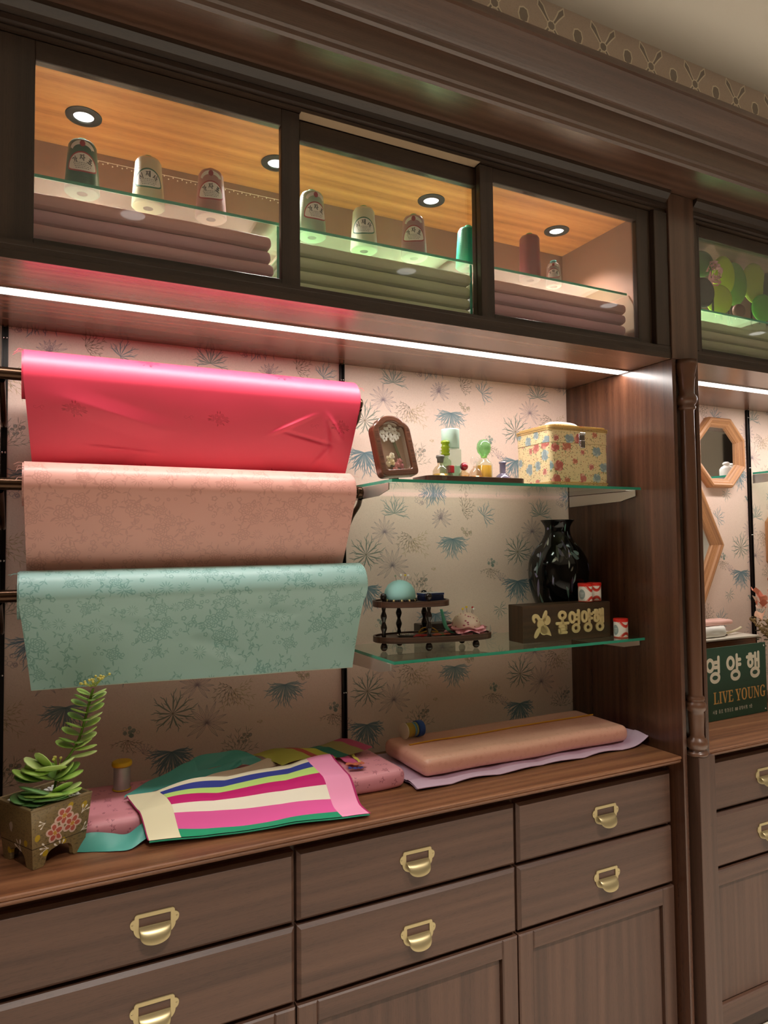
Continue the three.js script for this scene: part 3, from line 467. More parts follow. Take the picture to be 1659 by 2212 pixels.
// ------------------------------------------------------------------ rails, bars and fabric rolls in the niche
function rail(x0, label, marks) {
  const t = thing('slotted_rail', label, 'rail', [x0, YC + 0.0005, 0.0002]), H = YB - YC - 0.002;
  obj('upright', [bx(0, 0.003, 0, H, 0, 0.010), bx(0.0095, 0.0125, 0, H, 0, 0.010), bx(0, 0.0125, 0, H, 0, 0.003)], M.blackMetal, t);
  for (const y of marks) for (const dx of [0.0033, 0.0092]) obj('screw', ball(dx, y - YC, 0.0098, 0.0022, 1, 1, 0.5, 10), M.chrome, t);
}
rail(-1.5879, 'black slotted rail at the far left of the wallpaper', [1.872, 1.62, 1.385, 1.14]);
rail(-0.7879, 'black slotted rail between the fabric rolls and glass shelves', [1.855, 1.02, 1.45]);
rail(0.8655, 'thin black slotted rail right of the octagonal mirror', [1.87, 1.68, 1.43, 1.20]);
function rollBar(y, label) {
  const t = thing('roll_bar', label, 'bar', [0, y, 0.15]);
  obj('bar', cyl([-1.598, 0, 0], [-0.806, 0, 0], 0.0125, 0.0125, 24), M.bronze, t);
  obj('end_cap', lathe([[0, -0.003], [0.0135, -0.003], [0.015, 0.002], [0.015, 0.010], [0.012, 0.014], [0, 0.0145]], 24).rotateZ(-Math.PI / 2).translate(-0.806, 0, 0), M.bronze, t);
  for (const x of [-1.5817, -0.7817]) obj('arm', tube([[x, -0.085, -0.1375], [x, -0.082, -0.118], [x, -0.055, -0.085], [x, -0.030, -0.045], [x + (x < -1 ? 0 : -0.012), -0.013, -0.006]], 0.0062, 24, 10), M.bronze, t);
}
rollBar(1.763, 'bronze bar through the crimson fabric roll'); rollBar(1.541, 'bronze bar through the salmon pink fabric roll'); rollBar(1.318, 'bronze bar through the teal fabric roll');

const crimson = damask(512, 512, 0.30, 0.255, '#ea4460', '#c02039', (g, col, W, H) => {
  const spot = (x, y, s, k) => { const r = rng(k); for (let i = 0; i < 14; i++) { const a = i * 2.4, q = s * 0.27 * Math.sqrt(i); rosette(g, x + Math.cos(a) * q, y + Math.sin(a) * q * 0.75, s * 0.2, col); } for (let i = 0; i < 10; i++) { const a = r() * TAU; blade(g, x + Math.cos(a) * s * 0.9, y + Math.sin(a) * s * 0.7, a, s * 0.5, s * 0.14, 0, col, null); } };
  spot(W * 0.30, H * 0.30, W * 0.062, 3); spot(W * 0.80, H * 0.80, W * 0.062, 4); scroll(g, W * 0.055, H * 0.30, W * 0.018, 0.4, col); scroll(g, W * 0.10, H * 0.30, W * 0.018, 2.2, col); scroll(g, W * 0.55, H * 0.80, W * 0.018, 0.4, col); scroll(g, W * 0.595, H * 0.80, W * 0.018, 2.2, col);
}, 118, 92);
const salmon = damask(1024, 512, 0.46, 0.23, '#e4a99c', '#d2988b', denseFloral(31, 90), 104, 78);
const teal = damask(1024, 1024, 0.40, 0.40, '#a6d0cb', '#80b2ac', denseFloral(37, 150), 106, 80);
const satin = (maps, o = {}) => std({ ...maps, roughness: 1, sheen: 0.35, sheenRoughness: 0.4, ...o });
const CL = { crimson: satin(crimson), salmon: satin(salmon), teal: satin(teal), card: plain(0xe6ddd0, 0.8) };
function ridge(u, v, a, b, w, amp) {   // a pressed crease from a to b
  const dx = b[0] - a[0], dy = b[1] - a[1], L = dx * dx + dy * dy, t = Math.min(1, Math.max(0, ((u - a[0]) * dx + (v - a[1]) * dy) / L)), d = Math.hypot(u - a[0] - t * dx, v - a[1] - t * dy);
  return amp * Math.max(0, 1 - d / w) * Math.sin(Math.PI * Math.min(1, t * 1.1 + 0.02));
}
function fabricRoll(xl, xr, y, r, end, mat, label, o = {}) {
  const t = thing('fabric_roll', label, 'fabric roll', [(xl + xr) / 2, y, 0.15]), w = xr - xl, s = o.seed ?? 1;
  // wound cloth: ragged, slightly uneven cylinder with a hollow card core
  const wound = sheet(60, 40, (u, v) => { const a = v * TAU, rr = r * (1 + 0.018 * N(u * 6, Math.cos(a) * 1.5, s)); return [(u - 0.5) * w, Math.cos(a) * rr, Math.sin(a) * rr]; }, w, TAU * r);
  const wd = obj('wound_cloth', wound, mat, t);
  for (const q of [-1, 1]) obj('card_end', lathe([[0.0137, 0], [r * 0.5, 0.0008], [r * 0.985, -0.001]], 36).rotateZ(q * -Math.PI / 2).translate(q * (w / 2 - 0.0005), 0, 0), CL.card, t);
  // the hanging length: over the top, down the front, then to the hem
  const R = r + 0.0022, A0 = o.a0 ?? 2.2, A1 = -0.30, arc = (A0 - A1) * R, start = [Math.cos(A1) * R, Math.sin(A1) * R], fall = Math.hypot(end[0] - start[0], end[1] - start[1]), total = arc + fall;
  const f = (u, v) => {
    let d = v * total, z, yy;
    if (d < arc) { const a = A0 - d / R; z = Math.cos(a) * R; yy = Math.sin(a) * R; } else {
      const k = (d - arc) / fall, tx = Math.sin(A1), ty = -Math.cos(A1), c = fall * 0.45; // leaves along the tangent, then bends to the hem
      const p1 = [start[0] + tx * c * 0.9, start[1] + ty * c], q = 1 - k;
      z = q * q * start[0] + 2 * q * k * p1[0] + k * k * end[0]; yy = q * q * start[1] + 2 * q * k * p1[1] + k * k * (end[1] + (o.skew ?? 0) * (u - 0.5));
    }
    const k = Math.max(0, (d - arc) / fall), nar = 1 - (o.narrow ?? 0.03) * k, e = Math.min(1, k * 3);
    const wave = e * (0.004 * N(u * 5 + s, v * 2, s) + 0.0022 * Math.sin(u * 11 + s) * k) + (o.creases ?? []).reduce((q, c) => q + ridge(u, v, ...c), 0) * e;
    return [((u - 0.5) * nar + (o.shift ?? 0) * k) * (w - 0.006), yy, z + wave];
  };
  obj('hanging_cloth', sheet(150, 110, f, w, total), mat, t);
  if (o.hem) obj('selvedge', sheet(80, 1, (u, v) => { const p = f(u, 0.9955 + 0.0045 * v); return [p[0], p[1], p[2] + 0.0008]; }), o.hem, t);
  const rr = rng(s * 17 + 3), ends = []; for (let i = 0; i < (o.threads ?? 6); i++) { const a = 0.2 + rr() * 2.2, q = i % 2 ? 1 : -1; if (q > 0 && i > 2) continue; const yy = Math.sin(a) * r, zz = Math.cos(a) * r; ends.push(tube([[q * w / 2 - q * 0.004, yy, zz], [q * (w / 2 + 0.006), yy + 0.004 * (rr() - 0.3), zz + 0.002], [q * (w / 2 + 0.010 + 0.008 * rr()), yy - 0.006 * rr(), zz + 0.004]], 0.0004, 8, 5)); }
  if (ends.length) obj('loose_thread', ends, mat, t).userData.kind = 'stuff';
  return t;
}
fabricRoll(-1.546, -0.815, 1.763, 0.0485, [-0.052, -0.232], CL.crimson, 'crimson pink satin fabric roll, highest of the three rolls', { seed: 2, narrow: 0.05, shift: 0.006, creases: [[[0.70, 0.60], [0.88, 0.40], 0.016, 0.007], [[0.88, 0.40], [0.97, 0.64], 0.014, 0.007], [[0.74, 0.56], [0.97, 0.66], 0.012, -0.006], [[0.88, 0.42], [0.93, 0.80], 0.016, 0.005], [[0.93, 0.62], [0.86, 0.84], 0.014, 0.004], [[0.12, 0.72], [0.40, 0.76], 0.01, 0.003], [[0.05, 0.42], [0.45, 0.66], 0.08, 0.006]] });
fabricRoll(-1.543, -0.826, 1.541, 0.0440, [-0.052, -0.236], CL.salmon, 'salmon pink damask fabric roll between crimson and teal rolls', { seed: 5, narrow: 0.03, shift: -0.003, threads: 9 });
fabricRoll(-1.549, -0.800, 1.318, 0.0470, [0.030, -0.192], CL.teal, 'pale teal floral damask fabric roll, lowest of the three', { seed: 8, narrow: 0.075, shift: -0.006, skew: -0.016, hem: plain(0xb8d0c4, 0.6), creases: [[[0.45, 0.70], [0.62, 0.92], 0.05, 0.006], [[0.2, 0.45], [0.35, 0.6], 0.06, -0.004], [[0.62, 0.52], [0.80, 0.62], 0.06, 0.004]] });

// ------------------------------------------------------------------ glass shelves and what stands on them
const S1 = 1.5629, S2 = 1.1451;
function wallShelf(x0, x1, y, label, blabel, dep = 0.3018) {
  const t = thing('glass_shelf', label, 'shelf', [x0, y, 0.0125]), w = x1 - x0, d = dep - 0.0125;
  obj('pane', bx(0.0016, w, -0.007, 0, 0, d - 0.0016), M.shelfGlass, t);
  obj('front_edge', bx(0, w, -0.007, 0, d - 0.0014, d), M.glassEdge, t); obj('side_edge', bx(0, 0.0014, -0.007, 0, 0, d - 0.0016), M.glassEdge, t);
  [[x0 - 0.0005, 'left'], [x1 - 0.0035, 'right']].forEach(([x, side]) => {
    const b = thing('shelf_bracket', `${blabel} at its ${side} end`, 'bracket', [x, y - 0.0072, 0.0125], 0, 'shelf brackets');
    const s = new THREE.Shape([[0, -0.001], [d - 0.018, -0.001], [d - 0.018, -0.016], [d - 0.075, -0.028], [0, -0.034]].map(([z, yy]) => new THREE.Vector2(-z, yy)));
    const g = new THREE.ExtrudeGeometry(s, { depth: 0.003, bevelEnabled: false }); g.rotateY(Math.PI / 2); obj('arm', g, M.bracket, b);
    obj('pad', side === 'left' ? bx(-0.001, 0.022, -0.0008, 0, d - 0.034, d - 0.02) : bx(-0.020, 0.003, -0.0008, 0, d - 0.034, d - 0.02), M.white, b);
  });
}
wallShelf(-0.7855, -0.002, S1, 'upper glass shelf carrying perfume bottles and floral case', 'pale metal bracket under the upper glass shelf');
wallShelf(-0.7855, -0.002, S2, 'lower glass shelf carrying the vase and two-tier stand', 'pale metal bracket under the lower glass shelf');
wallShelf(0.882, 1.742, 1.664, 'glass shelf right of the octagonal mirror', 'metal bracket under the glass shelf in the right bay');
{ // arched shadow-box frame
  const t = thing('picture_frame', 'arched brown wooden frame with white and pink flowers', 'picture frame', [-0.7385, S1, 0.238]);
  const inner = new THREE.Group(); inner.name = 'tilted_box';
  const outline = (k, sh = THREE.Shape) => { const s = new sh(), w = 0.047 - k, h0 = 0.004 + k, h1 = 0.098, top = 0.136 - k; s.moveTo(-w + 0.010, h0); s.lineTo(w - 0.010, h0); s.quadraticCurveTo(w, h0, w, h0 + 0.010); s.lineTo(w, h1); s.quadraticCurveTo(w, h1 + 0.014, w - 0.014, h1 + 0.019 - k * 0.3); s.bezierCurveTo(w - 0.020, top + 0.001, -w + 0.020, top + 0.001, -w + 0.014, h1 + 0.019 - k * 0.3); s.quadraticCurveTo(-w, h1 + 0.014, -w, h1); s.lineTo(-w, h0 + 0.010); s.quadraticCurveTo(-w, h0, -w + 0.010, h0); return s; };
  const ringOf = (a, b, d, bev) => { const s = outline(a); s.holes.push(outline(b, THREE.Path)); return new THREE.ExtrudeGeometry(s, { depth: d, bevelEnabled: bev > 0, bevelThickness: bev, bevelSize: bev, bevelSegments: 3, curveSegments: 16 }); };
  const m4 = new THREE.Matrix4().makeScale(1.18, 1.18, 1.1).multiply(new THREE.Matrix4().makeRotationY(0.14)).multiply(new THREE.Matrix4().makeRotationX(-0.20)).multiply(new THREE.Matrix4().makeRotationZ(0.10));
  const put = (name, g, m) => { g.applyMatrix4(m4); g.translate(0, 0.004, 0); return obj(name, g, m, t); };
  const fw = std({ map: woodTex(23, [58, 30, 20], [90, 51, 35], [114, 71, 51], 0.3, 0.1), roughness: 0.22, clearcoat: 0.5 });
  put('frame', ringOf(0.003, 0.0115, 0.016, 0.003), fw); put('inner_rim', ringOf(0.0115, 0.0145, 0.012, 0.0008), plain(0xd8c4b0, 0.25, { metalness: 0.3 }));
  put('backing', new THREE.ExtrudeGeometry(outline(0.012), { depth: 0.001, bevelEnabled: false }), plain(0xb59276, 0.8));
  const r = rng(9), petals = (n, cx, cy, s, z) => { const L = []; for (let i = 0; i < n; i++) { const a = i / n * TAU + r(); L.push(ball(cx + Math.cos(a) * s, cy + Math.sin(a) * s, z, s * 0.75, 1, 1, 0.35, 8)); } return L; };
  for (const [x, y, s] of [[-0.010, 0.103, 0.0052], [0.002, 0.108, 0.0055], [-0.020, 0.096, 0.005], [0.012, 0.102, 0.0052], [0.006, 0.094, 0.006], [-0.004, 0.095, 0.005], [0.019, 0.095, 0.0045], [-0.016, 0.086, 0.0042], [0.003, 0.085, 0.0045], [0.013, 0.088, 0.0045]]) put('white_blossom', merge(petals(5, x, y, s, 0.006 + 0.003 * r())), plain(0xf4f1e6, 0.7));
  for (const [x, y, s, c] of [[-0.014, 0.044, 0.007, 0xf0e2bc], [-0.005, 0.050, 0.0062, 0xf2e8cc], [-0.018, 0.033, 0.006, 0xeeddb4], [-0.008, 0.036, 0.0068, 0xf0dca8], [0.003, 0.030, 0.0068, 0xd98f8a], [0.011, 0.037, 0.0065, 0xcf7f7c], [0.014, 0.027, 0.006, 0xc9787c], [-0.004, 0.021, 0.0058, 0xd9857a]]) { const L = petals(7, x, y, s * 0.65, 0.007); L.push(ball(x, y, 0.010, s * 0.5, 1, 1, 0.6, 8)); put('rose', merge(L), plain(c, 0.7)); }
  put('stem', merge([0, 1, 2].map((k) => tube([[0.004 + k * 0.003, 0.082, 0.005], [0.008 + k * 0.002, 0.064, 0.006], [0.016 + k * 0.003, 0.030 - k * 0.003, 0.004]], 0.0011, 10, 6))), plain(0x6a6a3e, 0.8));
  const leaves = []; for (let i = 0; i < 9; i++) leaves.push(ball(-0.02 + 0.04 * r(), 0.018 + 0.014 * r(), 0.004, 0.006, 1, 0.5, 0.3, 8)); put('leaf', merge(leaves), plain(0x57603a, 0.8)).userData.kind = 'stuff';
  put('glass', new THREE.ExtrudeGeometry(outline(0.0125), { depth: 0.0008, bevelEnabled: false }).translate(0, 0, 0.0135), M.pane);
  put('easel_back', bx(-0.012, 0.012, 0.004, 0.09, -0.012, -0.010), fw);
}
{ // tray with perfume bottles
  const t = thing('wooden_tray', 'long dark wooden tray under the perfume bottles', 'tray', [-0.500, S1 + 0.0004, 0.190]);
  const s = new THREE.Shape(); const w = 0.150, d = 0.050, c = 0.026; s.moveTo(-w + c, -d); s.lineTo(w - c, -d); s.quadraticCurveTo(w, -d, w, -d + c); s.lineTo(w, d - c); s.quadraticCurveTo(w, d, w - c, d); s.lineTo(-w + c, d); s.quadraticCurveTo(-w, d, -w, d - c); s.lineTo(-w, -d + c); s.quadraticCurveTo(-w, -d, -w + c, -d);
  obj('base', uvBox(new THREE.ExtrudeGeometry(s, { depth: 0.004, bevelEnabled: false }).rotateX(-Math.PI / 2), 'x'), M.walnut, t);
  const hole = new THREE.Path(s.getPoints(8).map((p) => p.clone().multiplyScalar(0.955)).reverse()); const s2 = new THREE.Shape(s.getPoints(8)); s2.holes.push(hole);
  obj('rim', uvBox(new THREE.ExtrudeGeometry(s2, { depth: 0.0155, bevelEnabled: true, bevelThickness: 0.0015, bevelSize: 0.001, bevelSegments: 2 }).rotateX(-Math.PI / 2).translate(0, 0.002, 0), 'x'), M.walnut, t);
}
const TY = S1 + 0.0055;
const clear = (c, o = {}) => std({ color: c, roughness: 0.02, transmission: 0.92, thickness: 0, ior: 1.45, ...o }), juice = (c) => std({ color: c, roughness: 0.05, transmission: 0.06, thickness: 0, ior: 1.33, clearcoat: 1 });
function bottle(label, x, z, parts, sc = 1.32) { const t = thing('perfume_bottle', label, 'bottle', [x, TY, z], 0, 'perfume bottles on the tray'); t.scale.setScalar(sc); for (const [n, pts, m, seg] of parts) obj(n, Array.isArray(pts) ? lathe(pts, seg ?? 32) : pts, m, t); return t; }
bottle('tall clear bottle with big pale mint cap', -0.566, 0.205, [['body', bx(-0.020, 0.020, 0, 0.082, -0.020, 0.020, 0.003), clear(0xe6f2ec)], ['liquid', bx(-0.017, 0.017, 0.003, 0.040, -0.017, 0.017, 0.002), clear(0xd8ecdf)], ['cap', [[0.0, 0.130], [0.0215, 0.130], [0.0222, 0.128], [0.0222, 0.084], [0.0, 0.084]], plain(0xd6f4e6, 0.5), 48]], 1.05);
bottle('small bottle with stacked green beaded stopper', -0.588, 0.216, [['body', [[0, 0], [0.010, 0.001], [0.012, 0.006], [0.011, 0.040], [0.006, 0.046], [0.006, 0.05]], clear(0xe0ecd8)], ['stopper', [[0, 0.05], [0.008, 0.051], [0.009, 0.054], [0.007, 0.057], [0.009, 0.060], [0.007, 0.063], [0.009, 0.066], [0.007, 0.069], [0.0065, 0.072], [0.009, 0.075], [0.008, 0.079], [0, 0.081]], std({ color: 0xb8cc3a, roughness: 0.1, transmission: 0.5, thickness: 0 })]]);
bottle('squat bottle of pale yellow perfume with grey stopper', -0.607, 0.222, [['body', [[0, 0], [0.013, 0.0005], [0.0155, 0.004], [0.015, 0.020], [0.010, 0.028], [0.0055, 0.031], [0.0055, 0.036]], clear(0xefe8d8)], ['liquid', [[0, 0.002], [0.0125, 0.002], [0.0138, 0.005], [0.0135, 0.014], [0, 0.014]], juice(0xe0bc58)], ['stopper', [[0, 0.036], [0.006, 0.036], [0.0065, 0.043], [0.0085, 0.046], [0.008, 0.050], [0, 0.051]], plain(0x6f6a64, 0.2)]]);
bottle('tiny bottle with square red cap', -0.578, 0.222, [['body', [[0, 0], [0.0045, 0.0005], [0.005, 0.003], [0.005, 0.014], [0.003, 0.017]], clear(0xe6d8d0)], ['cap', bx(-0.006, 0.006, 0.017, 0.031, -0.006, 0.006, 0.001), plain(0xd2333d, 0.3)]]);
bottle('little amber bottle with round red stopper', -0.534, 0.218, [['body', [[0, 0], [0.009, 0.0005], [0.0105, 0.003], [0.0105, 0.016], [0.006, 0.021], [0.0045, 0.024]], clear(0xf0e2c8)], ['liquid', [[0, 0.0015], [0.0088, 0.002], [0.0092, 0.013], [0, 0.013]], juice(0xd89a28)], ['stopper', ball(0, 0.031, 0, 0.0082, 1, 0.95, 1), plain(0xb81e34, 0.15, { clearcoat: 1 })]]);
bottle('cut glass amber bottle with clear winged stopper', -0.497, 0.216, [['body', [[0, 0], [0.012, 0.0005], [0.014, 0.005], [0.0135, 0.018], [0.009, 0.026], [0.005, 0.029], [0.005, 0.033]], clear(0xf2e8da)], ['liquid', [[0, 0.002], [0.0115, 0.002], [0.0125, 0.006], [0.0122, 0.013], [0, 0.013]], juice(0xcf8c3a)], ['stopper', merge([ball(-0.006, 0.043, 0, 0.007, 0.8, 1.2, 0.5), ball(0.006, 0.043, 0, 0.007, 0.8, 1.2, 0.5), cyl([0, 0.033, 0], [0, 0.042, 0], 0.004)]), clear(0xffffff)]]);
bottle('golden yellow bottle with large green egg stopper', -0.466, 0.210, [['body', [[0, 0], [0.0152, 0.0005], [0.0165, 0.003], [0.0165, 0.036], [0.014, 0.042], [0.009, 0.046], [0.0085, 0.050]], clear(0xf4f6ea)], ['liquid', [[0, 0.001], [0.0145, 0.0015], [0.0153, 0.004], [0.0153, 0.035], [0, 0.035]], juice(0xf2b414)], ['stopper', [[0, 0.050], [0.006, 0.051], [0.0065, 0.055], [0.0125, 0.062], [0.0145, 0.070], [0.0135, 0.079], [0.009, 0.086], [0, 0.0885]], std({ color: 0xb4e0ac, roughness: 0.06, transmission: 0.75, thickness: 0 })]]);
bottle('lilac bottle with long narrow silver neck', -0.405, 0.208, [['body', [[0, 0], [0.016, 0.0005], [0.019, 0.005], [0.0175, 0.012], [0.010, 0.019], [0.0062, 0.022], [0.0062, 0.040], [0.0078, 0.042], [0.0078, 0.045], [0, 0.0455]], std({ color: 0xa8a0c0, roughness: 0.12, transmission: 0.55, thickness: 0, clearcoat: 1 })]]);
{ // floral train case
  const [c, g] = canvas(1024, 1024), r = rng(77); g.fillStyle = '#ecd6a4'; g.fillRect(0, 0, 1024, 1024);
  for (let i = 0; i < 1800; i++) { g.fillStyle = r() < 0.5 ? 'rgba(190,150,90,0.12)' : 'rgba(250,232,190,0.14)'; g.fillRect(r() * 1024, r() * 1024, 10, 6); }
  for (let i = 0; i < 300; i++) { const x = r() * 1024, y = r() * 1024; blade(g, x, y, r() * TAU, 18 + r() * 20, 7, 0, ['#8a8450', '#6d6a4a', '#9c7f52', '#59634c'][i % 4], null); g.fillStyle = '#b0624c'; g.beginPath(); g.arc(r() * 1024, r() * 1024, 4 + r() * 4, 0, TAU); g.fill(); }
  for (let i = 0; i < 20; i++) { const x = (i % 4 + 0.5 * ((i / 4 | 0) % 2) + 0.35 * r()) * 250, y = ((i / 4 | 0) + 0.4 * r()) * 215, s = 40 + 52 * r(), col = [['#d07a70', '#e8b49c'], ['#93a8ae', '#c2cec6'], ['#c46a62', '#e0a08c'], ['#c87a62', '#ecbd9c']][i % 4]; for (let k = 0; k < 6; k++) blade(g, x, y, r() * TAU, s * 1.35, s * 0.3, 0, '#9a9c72', null); for (let k = 0; k < 7; k++) { const a = k / 7 * TAU + r(); g.fillStyle = col[k % 2]; g.beginPath(); g.ellipse(x + Math.cos(a) * s * 0.46, y + Math.sin(a) * s * 0.42, s * 0.5, s * 0.46, a, 0, TAU); g.fill(); } g.fillStyle = col[0]; g.beginPath(); g.ellipse(x, y, s * 0.5, s * 0.45, 0, 0, TAU); g.fill(); g.strokeStyle = 'rgba(90,40,40,0.55)'; g.lineWidth = 2.5; for (let k = 0; k < 3; k++) { g.beginPath(); g.arc(x, y, s * (0.2 + 0.2 * k), r() * 6, r() * 6 + 4); g.stroke(); } }
  const print = std({ map: tex(c, 0.19, 0.19), roughness: 0.38, clearcoat: 0.4 }), rim = plain(0xd8b878, 0.35, { metalness: 0.55 });
  const t = thing('train_case', 'boxy floral print vanity case with chrome clasp', 'case', [-0.180, S1 + 0.0004, 0.183], -0.03), W = 0.104, D = 0.076;
  const rb = (y0, y1, e, q = 0.02) => { const s = new THREE.Shape(), w = W + e, d = D + e; s.moveTo(-w + q, -d); s.lineTo(w - q, -d); s.quadraticCurveTo(w, -d, w, -d + q); s.lineTo(w, d - q); s.quadraticCurveTo(w, d, w - q, d); s.lineTo(-w + q, d); s.quadraticCurveTo(-w, d, -w, d - q); s.lineTo(-w, -d + q); s.quadraticCurveTo(-w, -d, -w + q, -d); return new THREE.ExtrudeGeometry(s, { depth: y1 - y0, bevelEnabled: false, curveSegments: 8 }).rotateX(-Math.PI / 2).translate(0, y0, 0); };
  obj('body', uvBox(rb(0.006, 0.118, 0), 'x'), print, t); obj('bottom_rim', [rb(0.0, 0.006, 0.001), rb(0.008, 0.012, 0.0022)], rim, t);
  const lid = obj('lid', uvBox(rb(0.1195, 0.158, 0.0005), 'x', 0.31), print, t); obj('lid_rim', [rb(0.153, 0.1555, 0.0025), rb(0.158, 0.1625, 0.003), rb(0.164, 0.1665, -0.002)], rim, lid); obj('lid_top', uvBox(rb(0.162, 0.168, -0.003), 'x', 0.5), print, lid); obj('seam', rb(0.118, 0.1195, -0.0006), plain(0xb89a68, 0.5), t);
  obj('handle', tube([[-0.056, 0.168, 0], [-0.050, 0.178, 0], [-0.035, 0.183, 0], [0.035, 0.183, 0], [0.050, 0.178, 0], [0.056, 0.168, 0]], 0.0062, 40, 12).scale(1, 1, 1.7), plain(0xf0e8d2, 0.3), t);
  const cl = obj('clasp', [bx(-0.010, 0.010, 0.112, 0.148, D, D + 0.004, 0.003), bx(-0.008, 0.008, 0.106, 0.128, D + 0.003, D + 0.0075, 0.003), cyl([-0.009, 0.146, D + 0.004], [0.009, 0.146, D + 0.004], 0.004)], M.chrome, t); cl.position.x = 0.006;
}
// two-tier wooden stand
const ST = { x: -0.600, z: 0.162, th: 0.2095 };
const stand = thing('tiered_stand', 'oval two-tier dark wooden stand with turned posts', 'stand', [ST.x, S2 + 0.0004, ST.z], -ST.th);
const onStand = (u, v, y) => { const c = Math.cos(ST.th), s = Math.sin(ST.th); return [ST.x + u * c - v * s, S2 + 0.0004 + y, ST.z + u * s + v * c]; };
{
  const oval = (a, b, n = 56) => { const s = new THREE.Shape(); for (let i = 0; i < n; i++) { const q = i / n * TAU, k = 0.82, x = a * Math.sign(Math.cos(q)) * Math.pow(Math.abs(Math.cos(q)), k), y = b * Math.sign(Math.sin(q)) * Math.pow(Math.abs(Math.sin(q)), k); s[i ? 'lineTo' : 'moveTo'](x, y); } s.closePath(); return s; };
  const dk = std({ map: woodTex(29, [56, 37, 29], [82, 57, 45], [104, 75, 60], 0.3, 0.1), roughness: 0.35 }), bk = plain(0x1a100c, 0.25);
  const tray = (a, b, y, cx) => { const base = new THREE.ExtrudeGeometry(oval(a - 0.001, b - 0.001), { depth: 0.0105, bevelEnabled: false }).rotateX(-Math.PI / 2).translate(cx, y, 0), s = oval(a, b); const h = new THREE.Path(oval(a - 0.0045, b - 0.0045).getPoints().reverse()); s.holes.push(h); const rimg = new THREE.ExtrudeGeometry(s, { depth: 0.013, bevelEnabled: true, bevelThickness: 0.001, bevelSize: 0.0008, bevelSegments: 2 }).rotateX(-Math.PI / 2).translate(cx, y, 0); return uvBox(merge([base, rimg]), 'x'); };
  obj('lower_tray', tray(0.156, 0.064, 0.022, 0), dk, stand); obj('upper_tray', tray(0.098, 0.062, 0.110, -0.058), dk, stand);
  const post = lathe([[0, 0.035], [0.0052, 0.035], [0.0055, 0.038], [0.004, 0.044], [0.0078, 0.056], [0.0078, 0.060], [0.0042, 0.071], [0.0042, 0.073], [0.0078, 0.084], [0.0078, 0.088], [0.004, 0.099], [0.0055, 0.106], [0.0052, 0.111], [0.004, 0.124], [0.0038, 0.126], [0.0078, 0.131], [0.0085, 0.136], [0.0065, 0.142], [0, 0.1445]], 20), foot = lathe([[0, 0], [0.005, 0.0012], [0.0085, 0.006], [0.009, 0.010], [0.0075, 0.016], [0.004, 0.021], [0, 0.022]], 20);
  for (const [u, v] of [[-0.136, 0.022], [-0.028, 0.0545], [-0.075, -0.056], [-0.005, -0.056]]) obj('post', post, bk, stand).position.set(u, 0, v);
  for (const [u, v] of [[-0.136, 0.022], [-0.028, 0.052], [0.102, 0.040], [-0.075, -0.052], [0.095, -0.042]]) obj('foot', foot, bk, stand).position.set(u, 0, v);
}
const pinMat = { w: plain(0xf4f2ec, 0.3), y: plain(0xe2c22a, 0.3), g: plain(0x9aa38c, 0.3), r: plain(0xc24038, 0.3) };
function pins(t, list) { for (const [p, q, k] of list) { obj('pin', cyl(p, q, 0.0005, 0.0005, 6), M.chrome, t); const h = obj('pin_head', ball(q[0], q[1], q[2], 0.0023, 1, 1, 1, 10), pinMat[k], t); } }
{
  const [x, y, z] = onStand(-0.088, 0.002, 0.1212), t = thing('pincushion', 'domed pale aqua velvet pincushion with striped cord', 'pincushion', [x, y, z]); t.scale.setScalar(1.2);
  obj('dome', lathe([[0, 0.0], [0.030, 0.0], [0.0335, 0.004], [0.034, 0.012], [0.0315, 0.024], [0.025, 0.035], [0.015, 0.042], [0.006, 0.0447], [0, 0.045]], 48), std({ color: 0xa2dad6, roughness: 0.9, sheen: 1, sheenColor: new THREE.Color(0xc8f0ea), sheenRoughness: 0.5 }), t);
  const L = [[], []]; for (let i = 0; i < 52; i++) { const a = i / 52 * TAU; L[i % 4 === 0 ? 1 : 0].push(ball(Math.cos(a) * 0.0345, 0.003, Math.sin(a) * 0.0345, 0.0028, 1, 1, 1, 8)); } const cord = obj('cord', L[0], plain(0x15120f, 0.7), t); obj('cord_stripe', L[1], plain(0xd8c084, 0.7), cord);
  pins(t, [[[-0.010, 0.040, 0.005], [-0.013, 0.054, 0.006], 'g'], [[0.000, 0.042, 0.008], [-0.002, 0.056, 0.010], 'w'], [[0.008, 0.042, 0.004], [0.011, 0.055, 0.005], 'y'], [[0.011, 0.040, 0.007], [0.016, 0.0545, 0.009], 'w']]);
}
{
  const [x, y, z] = onStand(-0.004, -0.004, 0.1212), t = thing('needle_box', 'flat navy blue box with pale lid on stand', 'box', [x, y, z], 0.05);
  obj('box', bx(-0.031, 0.031, 0, 0.013, -0.016, 0.016, 0.001), plain(0x16234e, 0.35), t); const l = obj('lid', bx(-0.0318, 0.0318, 0.0135, 0.0185, -0.0168, 0.0168, 0.001), plain(0x22356c, 0.35), t); obj('lid_paper', bx(-0.031, 0.031, 0.0186, 0.0192, -0.016, 0.016), plain(0xb8bcc0, 0.5), l);
}
